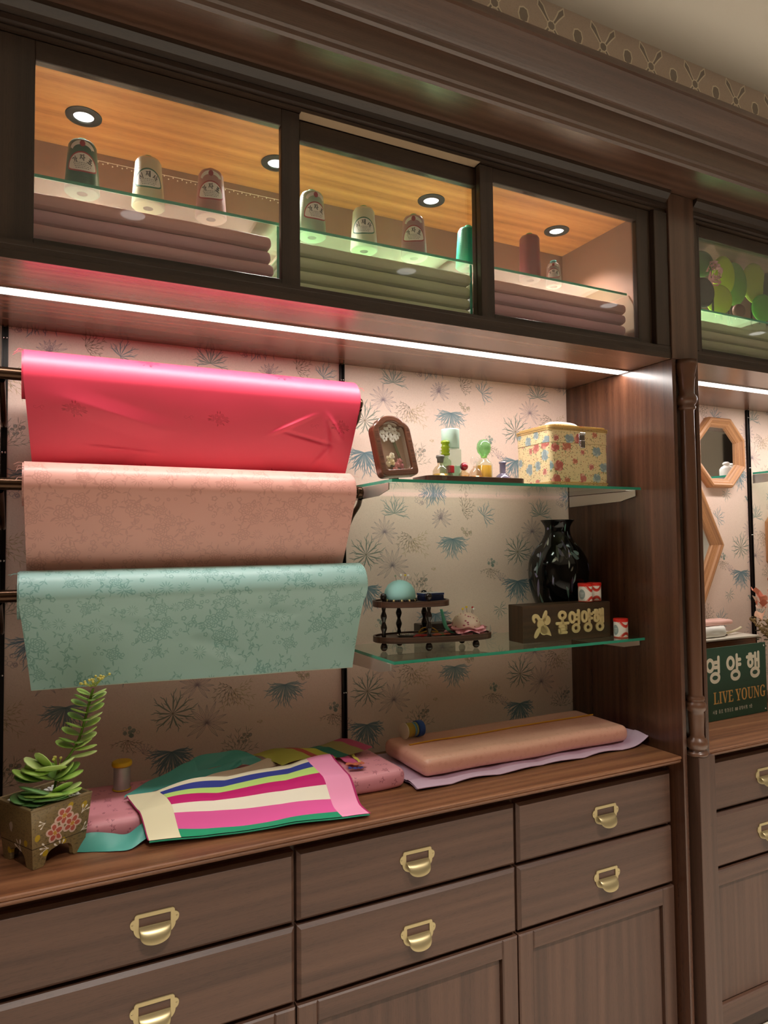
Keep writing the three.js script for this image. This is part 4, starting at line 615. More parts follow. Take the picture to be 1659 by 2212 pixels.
{
  const [x, y, z] = onStand(0.092, -0.002, 0.0332), t = thing('pincushion', 'cream dotted pincushion with pink ruffled skirt', 'pincushion', [x, y, z]); t.scale.setScalar(1.3);
  const [c, g] = canvas(256, 128), r = rng(6); g.fillStyle = '#f0dcc8'; g.fillRect(0, 0, 256, 128); for (let i = 0; i < 60; i++) { g.fillStyle = '#b0606a'; g.beginPath(); g.arc(r() * 256, r() * 128, 2 + r() * 1.5, 0, TAU); g.fill(); }
  obj('dome', lathe([[0, 0.004], [0.026, 0.006], [0.0295, 0.013], [0.0285, 0.022], [0.023, 0.032], [0.013, 0.039], [0, 0.0415]], 44), std({ map: tex(c), roughness: 0.85 }), t);
  const ruf = (rad, y0, y1, n, k) => sheet(160, 6, (u, v) => { const a = u * TAU, f = Math.sin(a * n + k), q = rad[0] + (rad[1] - rad[0]) * v + f * 0.0042 * v; return [Math.cos(a) * q, y0 + (y1 - y0) * v + 0.003 * v * Math.cos(a * n * 0.5 + k), Math.sin(a) * q]; });
  const rm = plain(0xeca6b0, 0.6); obj('ruffle', [ruf([0.027, 0.041], 0.011, 0.006, 13, 0), ruf([0.027, 0.038], 0.013, 0.013, 11, 1.3), ruf([0.026, 0.036], 0.004, 0.001, 13, 2)], rm, t);
  pins(t, [[[-0.010, 0.036, 0.006], [-0.012, 0.049, 0.007], 'y'], [[0.000, 0.039, 0.004], [-0.001, 0.052, 0.004], 'y'], [[0.010, 0.036, 0.008], [0.012, 0.048, 0.010], 'w'], [[0.013, 0.034, 0.0], [0.016, 0.050, 0.0], 'r']]);
}
{ // small things lying on the lower tray
  const at = (u, v, y = 0.0332) => onStand(u, v, y);
  let p = at(-0.078, 0.022), t = thing('bead_packet', 'dark packet of glittering beads on lower tray', 'bead packet', p, -0.3); obj('packet', padded(-0.022, 0.022, 0, 0.007, -0.013, 0.013, 0.003, 0.001, 4, 16, 4, 12, 60), plain(0x3a3a34, 0.2, { clearcoat: 1 }), t); const r = rng(8), L = []; for (let i = 0; i < 26; i++) L.push(ball(-0.016 + 0.03 * r(), 0.0068, -0.008 + 0.018 * r(), 0.0013, 1, 1, 1, 6)); const b = obj('bead', L, plain(0xdfe3da, 0.15), t); b.userData.kind = 'stuff';
  const skein = (u, v, turn, col, l, band) => { const q = thing('thread_skein', l, 'thread skein', at(u, v), turn), S = []; for (let i = 0; i < 7; i++) { const o = (i - 3) * 0.0016; S.push(tube([[-0.024, 0.0022, o], [-0.012, 0.0032 + (i % 2) * 0.001, o * 1.5], [0.012, 0.0034, o * 1.4], [0.024, 0.0024, o * 0.9]], 0.0016, 16, 6)); } obj('strands', S, plain(col, 0.6), q).userData.kind = 'stuff'; if (band) obj('band', bx(-0.004, 0.004, 0.0002, 0.006, -0.0085, 0.0085, 0.001), plain(band, 0.5), q); };
  skein(-0.040, 0.030, -0.15, 0xc23a34, 'red thread skein on the lower tray of stand', 0xb43030); skein(0.014, 0.024, 0.05, 0xc86a4c, 'orange red thread skein with green band', 0x2f9a5c);
  const loop = tag(obj('gold_cord', tube([[-0.026, 0.004, 0.004], [-0.016, 0.014, 0], [0.0, 0.017, -0.002], [0.018, 0.014, 0], [0.03, 0.004, 0.006], [0.012, 0.006, 0.01], [-0.008, 0.009, 0.012]], 0.0016, 60, 8, true), plain(0xc39a2e, 0.45)), 'looped gold cord around the middle post', 'cord'); loop.position.set(...at(-0.012, -0.014, 0.0332));
  const rb = tag(obj('aqua_ribbon', sheet(10, 40, (u, v) => { const k = v, x = [-0.006, -0.008, 0.002, 0.03][0] + 0.004 * Math.sin(k * 5) + 0.034 * Math.pow(k, 3), y = 0.062 * Math.pow(1 - k, 1.25) + 0.002, z = 0.020 * k * k; return [x + (u - 0.5) * (0.008 + 0.006 * k), y, z + 0.003 * Math.sin(u * 3)]; }), std({ color: 0x5fbfa0, roughness: 0.5 })), 'aqua ribbon curling down behind the middle post', 'ribbon'); rb.position.set(...at(0.030, -0.004, 0.0332));
  const db = thing('dark_case', 'small dark brown case behind the aqua ribbon', 'case', [onStand(0.05, -0.075, 0)[0], S2 + 0.0004, 0.062], 0.0); obj('case', bx(-0.055, 0.055, 0, 0.050, -0.02, 0.02, 0.003), plain(0x2a1a14, 0.4), db);
}
{ // sign block with raised gold letters
  const t = thing('sign_block', 'brown wooden block with raised gold Korean letters', 'sign', [-0.2135, S2 + 0.0004, 0.2005], -0.034), bm = std({ map: woodTex(35, [50, 34, 20], [68, 48, 28], [82, 58, 36], 0.5, 0.3), roughness: 0.5 }), gold = plain(0xe8d29c, 0.36, { metalness: 0.25 });
  obj('block', bx(-0.149, 0.149, 0, 0.0985, -0.033, 0.033, 0.0015), bm, t);
  [...'올영양행'].forEach((ch, i) => { obj('letter', raisedHangul(ch, -0.0400 + i * 0.0420, 0.0205, 0.0385, 0.058, 0.0074, 0.0045).translate(0, 0, 0.033), gold, t); });
  const ext = (s) => new THREE.ExtrudeGeometry(s, { depth: 0.0022, bevelEnabled: true, bevelThickness: 0.0014, bevelSize: 0.001, bevelSegments: 2, curveSegments: 16 }).translate(0, 0, 0.033);
  const el = (x, y, a, b, rot) => { const s = new THREE.Shape(); s.absellipse(x, y, a, b, 0, TAU, false, rot); return ext(s); };
  const horn = new THREE.Shape(); horn.moveTo(-0.0770, 0.052); horn.bezierCurveTo(-0.083, 0.056, -0.084, 0.066, -0.078, 0.069); horn.bezierCurveTo(-0.070, 0.0725, -0.063, 0.066, -0.062, 0.058); horn.lineTo(-0.0665, 0.055); horn.bezierCurveTo(-0.068, 0.062, -0.072, 0.065, -0.076, 0.0625); horn.bezierCurveTo(-0.079, 0.060, -0.077, 0.057, -0.0755, 0.055); horn.closePath();
  const tip = new THREE.Shape(); tip.moveTo(-0.055, 0.046); tip.bezierCurveTo(-0.044, 0.046, -0.038, 0.036, -0.034, 0.022); tip.bezierCurveTo(-0.044, 0.028, -0.054, 0.024, -0.060, 0.030); tip.bezierCurveTo(-0.064, 0.036, -0.062, 0.044, -0.055, 0.046);
  obj('emblem', [ext(horn), ext(tip), el(-0.0495, 0.0645, 0.0042, 0.0130, -0.35), el(-0.0445, 0.0560, 0.0092, 0.0098, 0.2), el(-0.0600, 0.0500, 0.0085, 0.0105, -0.5), el(-0.0700, 0.0300, 0.0042, 0.0125, -0.55), el(-0.0525, 0.0350, 0.0095, 0.0100, 0)], gold, t).applyMatrix4(new THREE.Matrix4().makeTranslation(-0.0335, -0.0105, 0).multiply(new THREE.Matrix4().makeScale(1.22, 1.22, 1).multiply(new THREE.Matrix4().makeTranslation(0.012, 0, 0))));
}
{ // lacquered vase with mother-of-pearl
  const [c, g] = canvas(1024, 512), r = rng(15); g.fillStyle = '#0a0b0b'; g.fillRect(0, 0, 1024, 512);
  const pearl = ['#b8c4d8', '#8fb0b0', '#a8a0d0', '#c8d4c8', '#6f9c94', '#8a8478'];
  for (let cx = 0; cx < 1024; cx += 256) for (let i = 0; i < 20; i++) { const x = cx + 128 + (r() - 0.5) * 200, y = 230 + (r() - 0.5) * 230, a = r() * TAU, s = 16 + r() * 28; g.globalAlpha = 0.3 + 0.65 * r(); blade(g, x, y, a, s * 1.3, s * 0.42, s * 0.2, pearl[i % 6], null); if (i % 3 === 0) blade(g, x + 8, y + 6, a + 0.8, s * 1.1, s * 0.36, s * 0.2, pearl[(i + 2) % 6], null); if (i % 4 === 0) { g.strokeStyle = '#8a8268'; g.lineWidth = 2; g.beginPath(); g.moveTo(x, y); g.quadraticCurveTo(x + 40 * r(), y + 40, x + 70 * (r() - 0.5), y + 80 * r()); g.stroke(); } }
  g.globalAlpha = 1;
  const t = thing('vase', 'glossy black lacquered vase with mother-of-pearl inlay', 'vase', [-0.126, S2 + 0.0004, 0.0945], 0.4);
  const pts = [[0, 0.0], [0.050, 0.0], [0.053, 0.004], [0.050, 0.012], [0.047, 0.022], [0.052, 0.040], [0.065, 0.075], [0.078, 0.110], [0.0865, 0.150], [0.0885, 0.185], [0.084, 0.215], [0.070, 0.243], [0.052, 0.264], [0.041, 0.282], [0.0365, 0.298], [0.0375, 0.312], [0.044, 0.324], [0.0485, 0.330], [0.0480, 0.3325], [0.043, 0.329], [0.034, 0.312], [0.032, 0.296], [0.034, 0.27], [0, 0.26]];
  const curve = new THREE.SplineCurve(pts.slice(1, 18).map((p) => new THREE.Vector2(...p))); const sm = [[0, 0], ...curve.getPoints(60).map((p) => [p.x, p.y]), ...pts.slice(18)];
  obj('body', lathe(sm, 64), std({ map: tex(c), roughness: 0.08, specularIntensity: 0.7 }), t); obj('rim', new THREE.TorusGeometry(0.0478, 0.0016, 8, 48).rotateX(Math.PI / 2).translate(0, 0.331, 0), plain(0x15120f, 0.15), t);
}
{ // thread tins
  const [c, g] = canvas(512, 256); g.fillStyle = '#efe9e2'; g.fillRect(0, 0, 512, 256); g.fillStyle = '#e0ccae'; g.fillRect(0, 20, 512, 40); g.fillRect(0, 200, 512, 40);
  for (const [y, s] of [[84, 1], [178, -1]]) { g.strokeStyle = '#d23c30'; g.lineWidth = 15; g.beginPath(); for (let x = -10; x <= 522; x += 4) { const yy = y - s * 26 * Math.sin((x / 256) * TAU); g[x > -10 ? 'lineTo' : 'moveTo'](x, yy); } g.stroke(); g.lineWidth = 4; g.strokeStyle = '#e4877a'; g.beginPath(); for (let x = -10; x <= 522; x += 4) { const yy = y + s * 14 - s * 20 * Math.sin((x / 256) * TAU); g[x > -10 ? 'lineTo' : 'moveTo'](x, yy); } g.stroke(); }
  for (const x of [64, 320]) { g.fillStyle = '#9aa5a4'; g.beginPath(); g.ellipse(x, 132, 40, 30, 0, 0, TAU); g.fill(); g.fillStyle = '#c8d0cc'; g.fillRect(x - 24, 122, 48, 5); g.fillRect(x - 20, 132, 40, 4); g.fillRect(x - 16, 141, 32, 4); }
  const pm = std({ map: tex(c), roughness: 0.35, clearcoat: 0.5 });
  [[-0.1325, S2 + 0.0995, 0.213, 'red and white thread tin on the block, left one', 1.1], [-0.092, S2 + 0.0995, 0.205, 'red and white thread tin on the block, right one', 0.4], [-0.0505, S2 + 0.0004, 0.262, 'red and white thread tin standing on glass beside the block', 0.75]].forEach(([x, y, z, l, a]) => {
    const t = thing('thread_tin', l, 'thread tin', [x, y, z], a, 'red and white thread tins');
    obj('paper_wrap', lathe([[0.0192, 0.002], [0.0195, 0.003], [0.0195, 0.043], [0.0192, 0.044]], 40), pm, t); obj('base', lathe([[0, 0], [0.0188, 0], [0.0196, 0.001], [0.0192, 0.0025]], 36), plain(0xe0503c, 0.4), t);
    obj('lid', lathe([[0.0196, 0.043], [0.0203, 0.0445], [0.0203, 0.0505], [0.0195, 0.0518], [0, 0.0512]], 40), plain(0xd8281e, 0.35), t);
  });
}
// ------------------------------------------------------------------ on the left worktop
{ // painted footed planter with succulent
  const t = thing('potted_plant', 'green succulent in a footed bronze planter painted with flowers', 'potted plant', [-1.498, YC + 0.0004, 0.267], 0.513);
  const h = 0.106, half = (y) => 0.0485 + 0.0100 * (y / h), r = rng(41);
  const paint = (front) => {
    const [c, g] = canvas(512, 512); g.fillStyle = '#84704a'; g.fillRect(0, 0, 512, 512);
    for (let i = 0; i < 2600; i++) { const q = r(); g.fillStyle = q < 0.4 ? 'rgba(52,40,24,0.22)' : q < 0.8 ? 'rgba(134,112,66,0.2)' : 'rgba(150,130,50,0.18)'; g.fillRect(r() * 512, r() * 512, 4 + r() * 14, 3 + r() * 8); }
    const sprig = (x, y, a, s) => { g.strokeStyle = '#efe4d8'; g.lineCap = 'round'; for (const k of [-0.6, 0, 0.55]) { g.lineWidth = 6 * s; g.beginPath(); g.moveTo(x, y); g.quadraticCurveTo(x + Math.cos(a + k * 0.3) * 30 * s, y + Math.sin(a + k * 0.3) * 30 * s, x + Math.cos(a + k) * 62 * s, y + Math.sin(a + k) * 62 * s); g.stroke(); g.fillStyle = '#f2e8dc'; g.beginPath(); g.ellipse(x + Math.cos(a + k) * 70 * s, y + Math.sin(a + k) * 70 * s, 15 * s, 8 * s, a + k, 0, TAU); g.fill(); } };
    const bloom = (x, y, s, o) => { for (let i = 0; i < 5; i++) { const a = i / 5 * TAU + o; g.fillStyle = '#d9b8aa'; g.beginPath(); g.ellipse(x + Math.cos(a) * s * 0.58, y + Math.sin(a) * s * 0.58, s * 0.50, s * 0.40, a, 0, TAU); g.fill(); g.fillStyle = '#b8584a'; g.beginPath(); g.ellipse(x + Math.cos(a) * s * 0.50, y + Math.sin(a) * s * 0.50, s * 0.36, s * 0.25, a, 0, TAU); g.fill(); } g.fillStyle = '#c8923a'; g.beginPath(); g.arc(x, y, s * 0.2, 0, TAU); g.fill(); g.fillStyle = '#f0dc9c'; for (let i = 0; i < 9; i++) { const a = i * 0.7; g.beginPath(); g.arc(x + Math.cos(a) * s * 0.26, y + Math.sin(a) * s * 0.26, s * 0.05, 0, TAU); g.fill(); } };
    g.fillStyle = '#b89a1c'; for (const [x, y] of front ? [[52, 250], [455, 90], [120, 400], [300, 350], [330, 60]] : [[120, 420], [420, 300]]) { g.beginPath(); g.ellipse(x, y, 24, 30, 0.4, 0, TAU); g.fill(); }
    if (front) { sprig(260, 420, -Math.PI / 2 - 0.1, 1.1); sprig(150, 370, Math.PI + 0.25, 1); sprig(460, 320, -0.5, 0.9); sprig(440, 160, -0.9, 0.9); sprig(130, 140, Math.PI - 0.1, 0.8); bloom(290, 130, 78, 0.3); bloom(215, 255, 84, 0.9); bloom(370, 225, 76, 0.1); } else { sprig(330, 400, -2.0, 1.4); g.fillStyle = '#b8a894'; g.beginPath(); g.ellipse(210, 200, 26, 46, 0.3, 0, TAU); g.fill(); }
    return std({ map: tex(c), roughness: 0.42, clearcoat: 0.25 });
  };
  const pf = paint(true), ps = paint(false);
  for (let k = 0; k < 4; k++) {
    const s = new THREE.Shape(); s.moveTo(-1, h); s.lineTo(-1, 0.002); s.quadraticCurveTo(-0.98, 0, -0.92, 0); s.lineTo(-0.62, 0); s.quadraticCurveTo(-0.54, 0.002, -0.52, 0.010); s.bezierCurveTo(-0.44, 0.030, -0.2, 0.024, 0, 0.030); s.bezierCurveTo(0.2, 0.024, 0.44, 0.030, 0.52, 0.010); s.quadraticCurveTo(0.54, 0.002, 0.62, 0); s.lineTo(0.92, 0); s.quadraticCurveTo(0.98, 0, 1, 0.002); s.lineTo(1, h); s.closePath();
    const g = new THREE.ExtrudeGeometry(s, { depth: 0.006, bevelEnabled: false, curveSegments: 10 }); const p = g.attributes.position, uv = g.attributes.uv;
    for (let i = 0; i < p.count; i++) { const x = p.getX(i), y = p.getY(i), z = p.getZ(i), hf = half(y); uv.setXY(i, (x + 1) / 2, y / h); p.setXYZ(i, x * (hf - 0.0 - (0.006 - z)), y, hf - (0.006 - z)); }
    g.computeVertexNormals(); g.rotateY(k * Math.PI / 2); obj('planter_wall', g, k === 0 ? pf : ps, t);
  }
  obj('planter_floor', bx(-0.046, 0.046, 0.032, 0.036, -0.046, 0.046), ps, t); obj('soil', bx(-0.0520, 0.0520, 0.036, 0.096, -0.0520, 0.0520), plain(0x2e241c, 0.95), t);
  const rimL = []; for (let k = 0; k < 4; k++) rimL.push(bx(-0.0590, 0.0590, h - 0.003, h + 0.0015, 0.0525, 0.0592, 0.0012).rotateY(k * Math.PI / 2)); obj('rim', rimL, plain(0x7c6846, 0.45), t);
  const peb = []; for (let i = 0; i < 300; i++) { const s = 0.0022 + 0.0022 * r(); peb.push(ball((r() - 0.5) * 0.098, 0.0975 + r() * 0.005, (r() - 0.5) * 0.098, s, 1, 0.75, 1.2, 6)); } obj('white_pebbles', peb, plain(0xe8e6e0, 0.7), t).userData.kind = 'stuff';
  // plant: built in world-aligned axes, turned back against the planter's turn
  const leafGeo = (() => { const g = new THREE.SphereGeometry(1, 14, 10); const p = g.attributes.position; for (let i = 0; i < p.count; i++) { const x = p.getX(i), k = (x + 1) / 2, w = Math.pow(Math.max(0, k), 0.42) * 0.98; p.setXYZ(i, k, p.getY(i) * 0.085 * (0.5 + 0.5 * w) + 0.10 * k * k, p.getZ(i) * 0.46 * (0.30 + 0.85 * w)); } g.computeVertexNormals(); return g; })();
  const LM = [0x98bc56, 0x7ea84a, 0xb2d070, 0x5c8a4a, 0x6c9a5c, 0xc2d888].map((c) => plain(c, 0.38, { clearcoat: 0.35 }));
  const back = new THREE.Quaternion().setFromAxisAngle(V3(0, 1, 0), -0.513), O = V3(-1.498, YC + 0.0004, 0.267), loc = (p) => V3(...p).sub(O).applyQuaternion(back);
  const leaf = (p, az, elv, len, wid, mi) => { const m = obj('leaf', leafGeo, LM[mi % 6], t); m.position.copy(loc(p)); const d = V3(Math.cos(az) * Math.cos(elv), Math.sin(elv), Math.sin(az) * Math.cos(elv)); const side = V3(0, 1, 0).cross(d).normalize(), up = d.clone().cross(side).normalize(); const q = new THREE.Quaternion().setFromRotationMatrix(new THREE.Matrix4().makeBasis(d, up, d.clone().cross(up).normalize())); m.quaternion.copy(back.clone().multiply(q)); m.scale.set(len, len, wid); };
  const spine = new THREE.CatmullRomCurve3([[-1.487, 0.940, 0.268], [-1.480, 0.975, 0.268], [-1.474, 1.000, 0.266], [-1.456, 1.022, 0.264], [-1.441, 1.048, 0.262], [-1.430, 1.085, 0.262], [-1.422, 1.118, 0.262], [-1.416, 1.142, 0.264]].map((p) => V3(...p)));
  const sg = new THREE.TubeGeometry(spine, 40, 0.0024, 8).translate(-O.x, -O.y, -O.z).applyQuaternion(back); obj('stem', sg, plain(0x6f8f2e, 0.5), t);
  for (let k = 0; k < 9; k++) { const q = spine.getPoint(0.50 + k * 0.053).toArray(), L = 0.034 - k * 0.0006; for (const [a, m] of [[k % 2 ? 2.7 : 3.5, k], [k % 2 ? -0.25 : 0.35, k + 1]]) leaf(q, a, 0.30 + 0.1 * r() - 0.05 * (a < 1 ? 1 : 0), L * (1.0 + 0.15 * r()), L * 1.12, [0, 2, 1, 5, 0, 2][(m + k) % 6]); if (k % 3 === 1) leaf(q, 1.5, 0.1, L * 0.8, L * 0.6, 1); }
  leaf([-1.458, 1.018, 0.264], 0.05, 0.02, 0.050, 0.016, 5); leaf([-1.450, 1.030, 0.264], 0.15, 0.06, 0.042, 0.016, 2);
  const clump = [[-1.484, 0.985, 0.275], [-1.492, 0.968, 0.290], [-1.500, 0.985, 0.270], [-1.478, 0.965, 0.292], [-1.502, 0.958, 0.285], [-1.488, 1.002, 0.278]];
  [[2, 3.0, 0.35, .046, .044, 0], [2, 2.5, 0.75, .038, .030, 2], [2, 3.4, 0.15, .040, .040, 3], [0, 2.75, 0.40, .044, .034, 0], [0, 0.1, 0.55, .034, .040, 2], [0, 0.35, 0.12, .042, .036, 0], [0, -0.2, 0.35, .040, .030, 1], [1, 2.6, 0.30, .040, .052, 4], [1, 1.9, 0.05, .036, .050, 0], [1, 3.0, -0.05, .040, .046, 3], [1, 1.5, -0.15, .034, .046, 3], [3, 0.6, 0.05, .036, .030, 0], [3, 1.2, 0.05, .030, .040, 1], [3, 1.0, 0.6, .026, .030, 0], [3, 0.1, 0.2, .034, .022, 5], [4, 2.4, -0.10, .034, .044, 3], [4, 3.2, 0.05, .042, .050, 3], [4, 1.7, -0.25, .030, .040, 4], [4, 2.2, 0.45, .034, .040, 4], [3, 1.8, -0.2, .026, .036, 3], [0, 4.2, 0.5, .034, .032, 1], [2, 4.6, 0.3, .036, .034, 3], [5, 2.6, 0.9, .036, .034, 2], [5, 3.2, 0.45, .042, .040, 5], [5, 2.9, 0.1, .040, .044, 0], [5, 0.4, 0.4, .036, .036, 5], [5, 1.6, 0.35, .034, .040, 2]].forEach(([c, a, e, l, w, m]) => leaf(clump[c], a, e, l * 1.28, w * 1.55, m));
  const bud = plain(0xc9c060, 0.5), buds = (list, name) => { const L = [], S = []; for (const [p, q] of list) { const a = loc(p), b = loc(q); S.push(cyl(a.toArray(), b.toArray(), 0.0008, 0.0006, 6)); L.push(ball(b.x, b.y, b.z, 0.0026, 1, 1, 1, 8)); } obj(`${name}_stalk`, S, plain(0x9aa84a, 0.6), t); obj(`${name}`, L, bud, t).userData.kind = 'stuff'; };
  const top = []; for (let i = 0; i < 16; i++) { const a = i * 2.4, q = 0.006 + 0.011 * r(); top.push([[-1.416 + (i % 2 ? 0.004 : -0.004), 1.146, 0.264], [-1.413 + Math.cos(a) * q * 1.6, 1.156 + 0.008 * r() + 0.004 * Math.cos(a), 0.266 + Math.sin(a) * q]]); } buds(top, 'flower_bud');
  const mid = []; for (let i = 0; i < 13; i++) { const k = i < 4 ? [-1.478, 1.024] : i < 9 ? [-1.466, 1.008] : [-1.462, 0.984]; mid.push([[-1.476, 0.996 - (i >= 9 ? 0.02 : 0), 0.270], [k[0] + (r() - 0.5) * 0.016, k[1] + (r() - 0.5) * 0.012, 0.282 + r() * 0.008]]); } buds(mid, 'side_bud');
}
const rose = damask(512, 512, 0.17, 0.17, '#e0949f', '#9c525f', denseFloral(43, 30), 112, 92);
const PINK = satin(rose);
tag(obj('folded_brocade', padded(-1.434, -0.744, YC + 0.0004, 0.893, 0.055, 0.278, 0.017, 0.0035, 3, 90, 8, 34, 8), PINK), 'folded rose pink brocade bolt lying under the striped cloth', 'fabric');
// shared shape of the striped cloth lying over the brocade
function saekdong(u, v) {
  const c = [[-1.346, 0.188], [-0.884, 0.150], [-1.322, 0.334], [-0.897, 0.399]], x = (c[0][0] * (1 - u) + c[1][0] * u) * (1 - v) + (c[2][0] * (1 - u) + c[3][0] * u) * v, z = (c[0][1] * (1 - u) + c[1][1] * u) * (1 - v) + (c[2][1] * (1 - u) + c[3][1] * u) * v;
  const over = THREE.MathUtils.smoothstep(z, 0.268, 0.345), y = 0.8985 * (1 - over) + 0.8565 * over;
  return [x, y + 0.010 * Math.max(0, Math.sin(u * 9.5 - 1.2 + v * 2.2)) * (1 - 0.8 * v) + 0.0035 * N(u * 4, v * 3, 2) + 0.004 * Math.exp(-Math.pow((v - 0.02) / 0.08, 2)) + 0.0012, z + 0.004 * Math.sin(u * 7) * (1 - v)];
}
{
  const t = thing('striped_cloth', 'bright striped patchwork cloth with blue, lime, magenta and green bands', 'cloth', [-1.11, 0.8985, 0.27]);
  const piece = (name, u0, u1, v0, v1, col, lift = 0) => { const n = Math.max(4, Math.round((u1 - u0) * 80)), m = Math.max(3, Math.round((v1 - v0) * 60)); obj(name, sheet(n, m, (a, b) => { const p = saekdong(u0 + (u1 - u0) * a, v0 + (v1 - v0) * b); return [p[0] + 1.11, p[1] - 0.8985 + 0.0015 + lift, p[2] - 0.27]; }, (u1 - u0) * 0.45, (v1 - v0) * 0.25), std({ color: col, roughness: 0.75, sheen: 0.3, sheenRoughness: 0.6 }), t); };
  piece('end_band', 0, 0.135, 0, 1, 0xe6dcb8); piece('end_band', 0.868, 1, 0, 1, 0xf49ac0);
  const cols = [[0.09, 0xe8dfc0], [0.145, 0x2c3a92], [0.165, 0xbfe27a], [0.19, 0xc4006a], [0.115, 0xf0e6d2], [0.17, 0xe2559c], [0.125, 0x0c9468]]; let v = 0;
  for (const [w, c] of cols) { piece('stripe', 0.135, 0.868, v, v + w, c, 0.0003); v += w; }
  piece('lining', -0.004, 1.012, 0.015, 0.985, 0xb01a60, -0.0012);
  obj('hem_fold', sheet(60, 6, (a, b) => { const p = saekdong(a, 1), q = b * Math.PI; return [p[0] + 1.11, p[1] - 0.8985 + 0.0003 - 0.0016 * (1 - Math.cos(q)), p[2] - 0.27 + 0.003 * Math.sin(q)]; }), plain(0x0f7a58, 0.75), t);
}
{ // teal silk ribbons: bands given by their lower and upper edges
  const tm = std({ color: 0x4fa396, roughness: 0.42, sheen: 0.4 });
  const band = (lo, hi, wav = 0.002) => { const a = new THREE.CatmullRomCurve3(lo.map((p) => V3(...p))), b = new THREE.CatmullRomCurve3(hi.map((p) => V3(...p))); return sheet(60, 8, (u, v) => { const p = a.getPoint(u).lerp(b.getPoint(u), 1 - v); return [p.x, p.y + wav * Math.sin(v * 3 + u * 9), p.z + wav * Math.cos(v * 5 + u * 13)]; }, 0.3, 0.04); };
  tag(obj('teal_ribbon', band([[-1.452, 0.8515, 0.288], [-1.420, 0.8515, 0.302], [-1.385, 0.8515, 0.322], [-1.355, 0.8515, 0.328], [-1.325, 0.862, 0.318], [-1.300, 0.866, 0.312]], [[-1.452, 0.876, 0.284], [-1.420, 0.878, 0.2845], [-1.385, 0.873, 0.2865], [-1.355, 0.868, 0.291], [-1.325, 0.880, 0.288], [-1.300, 0.874, 0.290]], 0.001), tm), 'teal silk ribbon lying beside the planter', 'ribbon');
  const t = thing('teal_scarf', 'rumpled teal scarf behind the striped cloth', 'scarf', [-1.2, 0.896, 0.14]), L = (q) => q.map(([x, y, z]) => [x + 1.2, y - 0.896, z - 0.14]);
  obj('tail', band(L([[-1.350, 0.8985, 0.178], [-1.300, 0.899, 0.172], [-1.255, 0.899, 0.160], [-1.215, 0.903, 0.142], [-1.185, 0.908, 0.120]]), L([[-1.340, 0.9005, 0.168], [-1.295, 0.907, 0.132], [-1.255, 0.916, 0.112], [-1.220, 0.922, 0.098], [-1.190, 0.926, 0.090]])), tm, t);
  obj('loop', band(L([[-1.225, 0.902, 0.118], [-1.180, 0.905, 0.105], [-1.130, 0.906, 0.098], [-1.085, 0.906, 0.102], [-1.040, 0.900, 0.122]]), L([[-1.225, 0.912, 0.100], [-1.180, 0.930, 0.082], [-1.130, 0.934, 0.075], [-1.085, 0.930, 0.078], [-1.040, 0.912, 0.108]])), tm, t);
  obj('inner_loop', band(L([[-1.235, 0.899, 0.160], [-1.190, 0.899, 0.150], [-1.150, 0.901, 0.140], [-1.110, 0.904, 0.124], [-1.085, 0.908, 0.108]]), L([[-1.235, 0.905, 0.146], [-1.190, 0.911, 0.128], [-1.150, 0.914, 0.118], [-1.110, 0.914, 0.108], [-1.085, 0.916, 0.100]])), tm, t);
  tag(obj('beige_scarf', band([[-1.215, 0.8985, 0.184], [-1.15, 0.899, 0.176], [-1.08, 0.900, 0.160], [-1.02, 0.902, 0.142], [-0.975, 0.904, 0.125]], [[-1.205, 0.904, 0.164], [-1.15, 0.908, 0.150], [-1.08, 0.911, 0.132], [-1.02, 0.913, 0.112], [-0.985, 0.912, 0.104]]), std({ color: 0xd4bfa4, roughness: 0.6 })), 'beige scarf folded between the teal scarf and striped cloth', 'scarf');
}
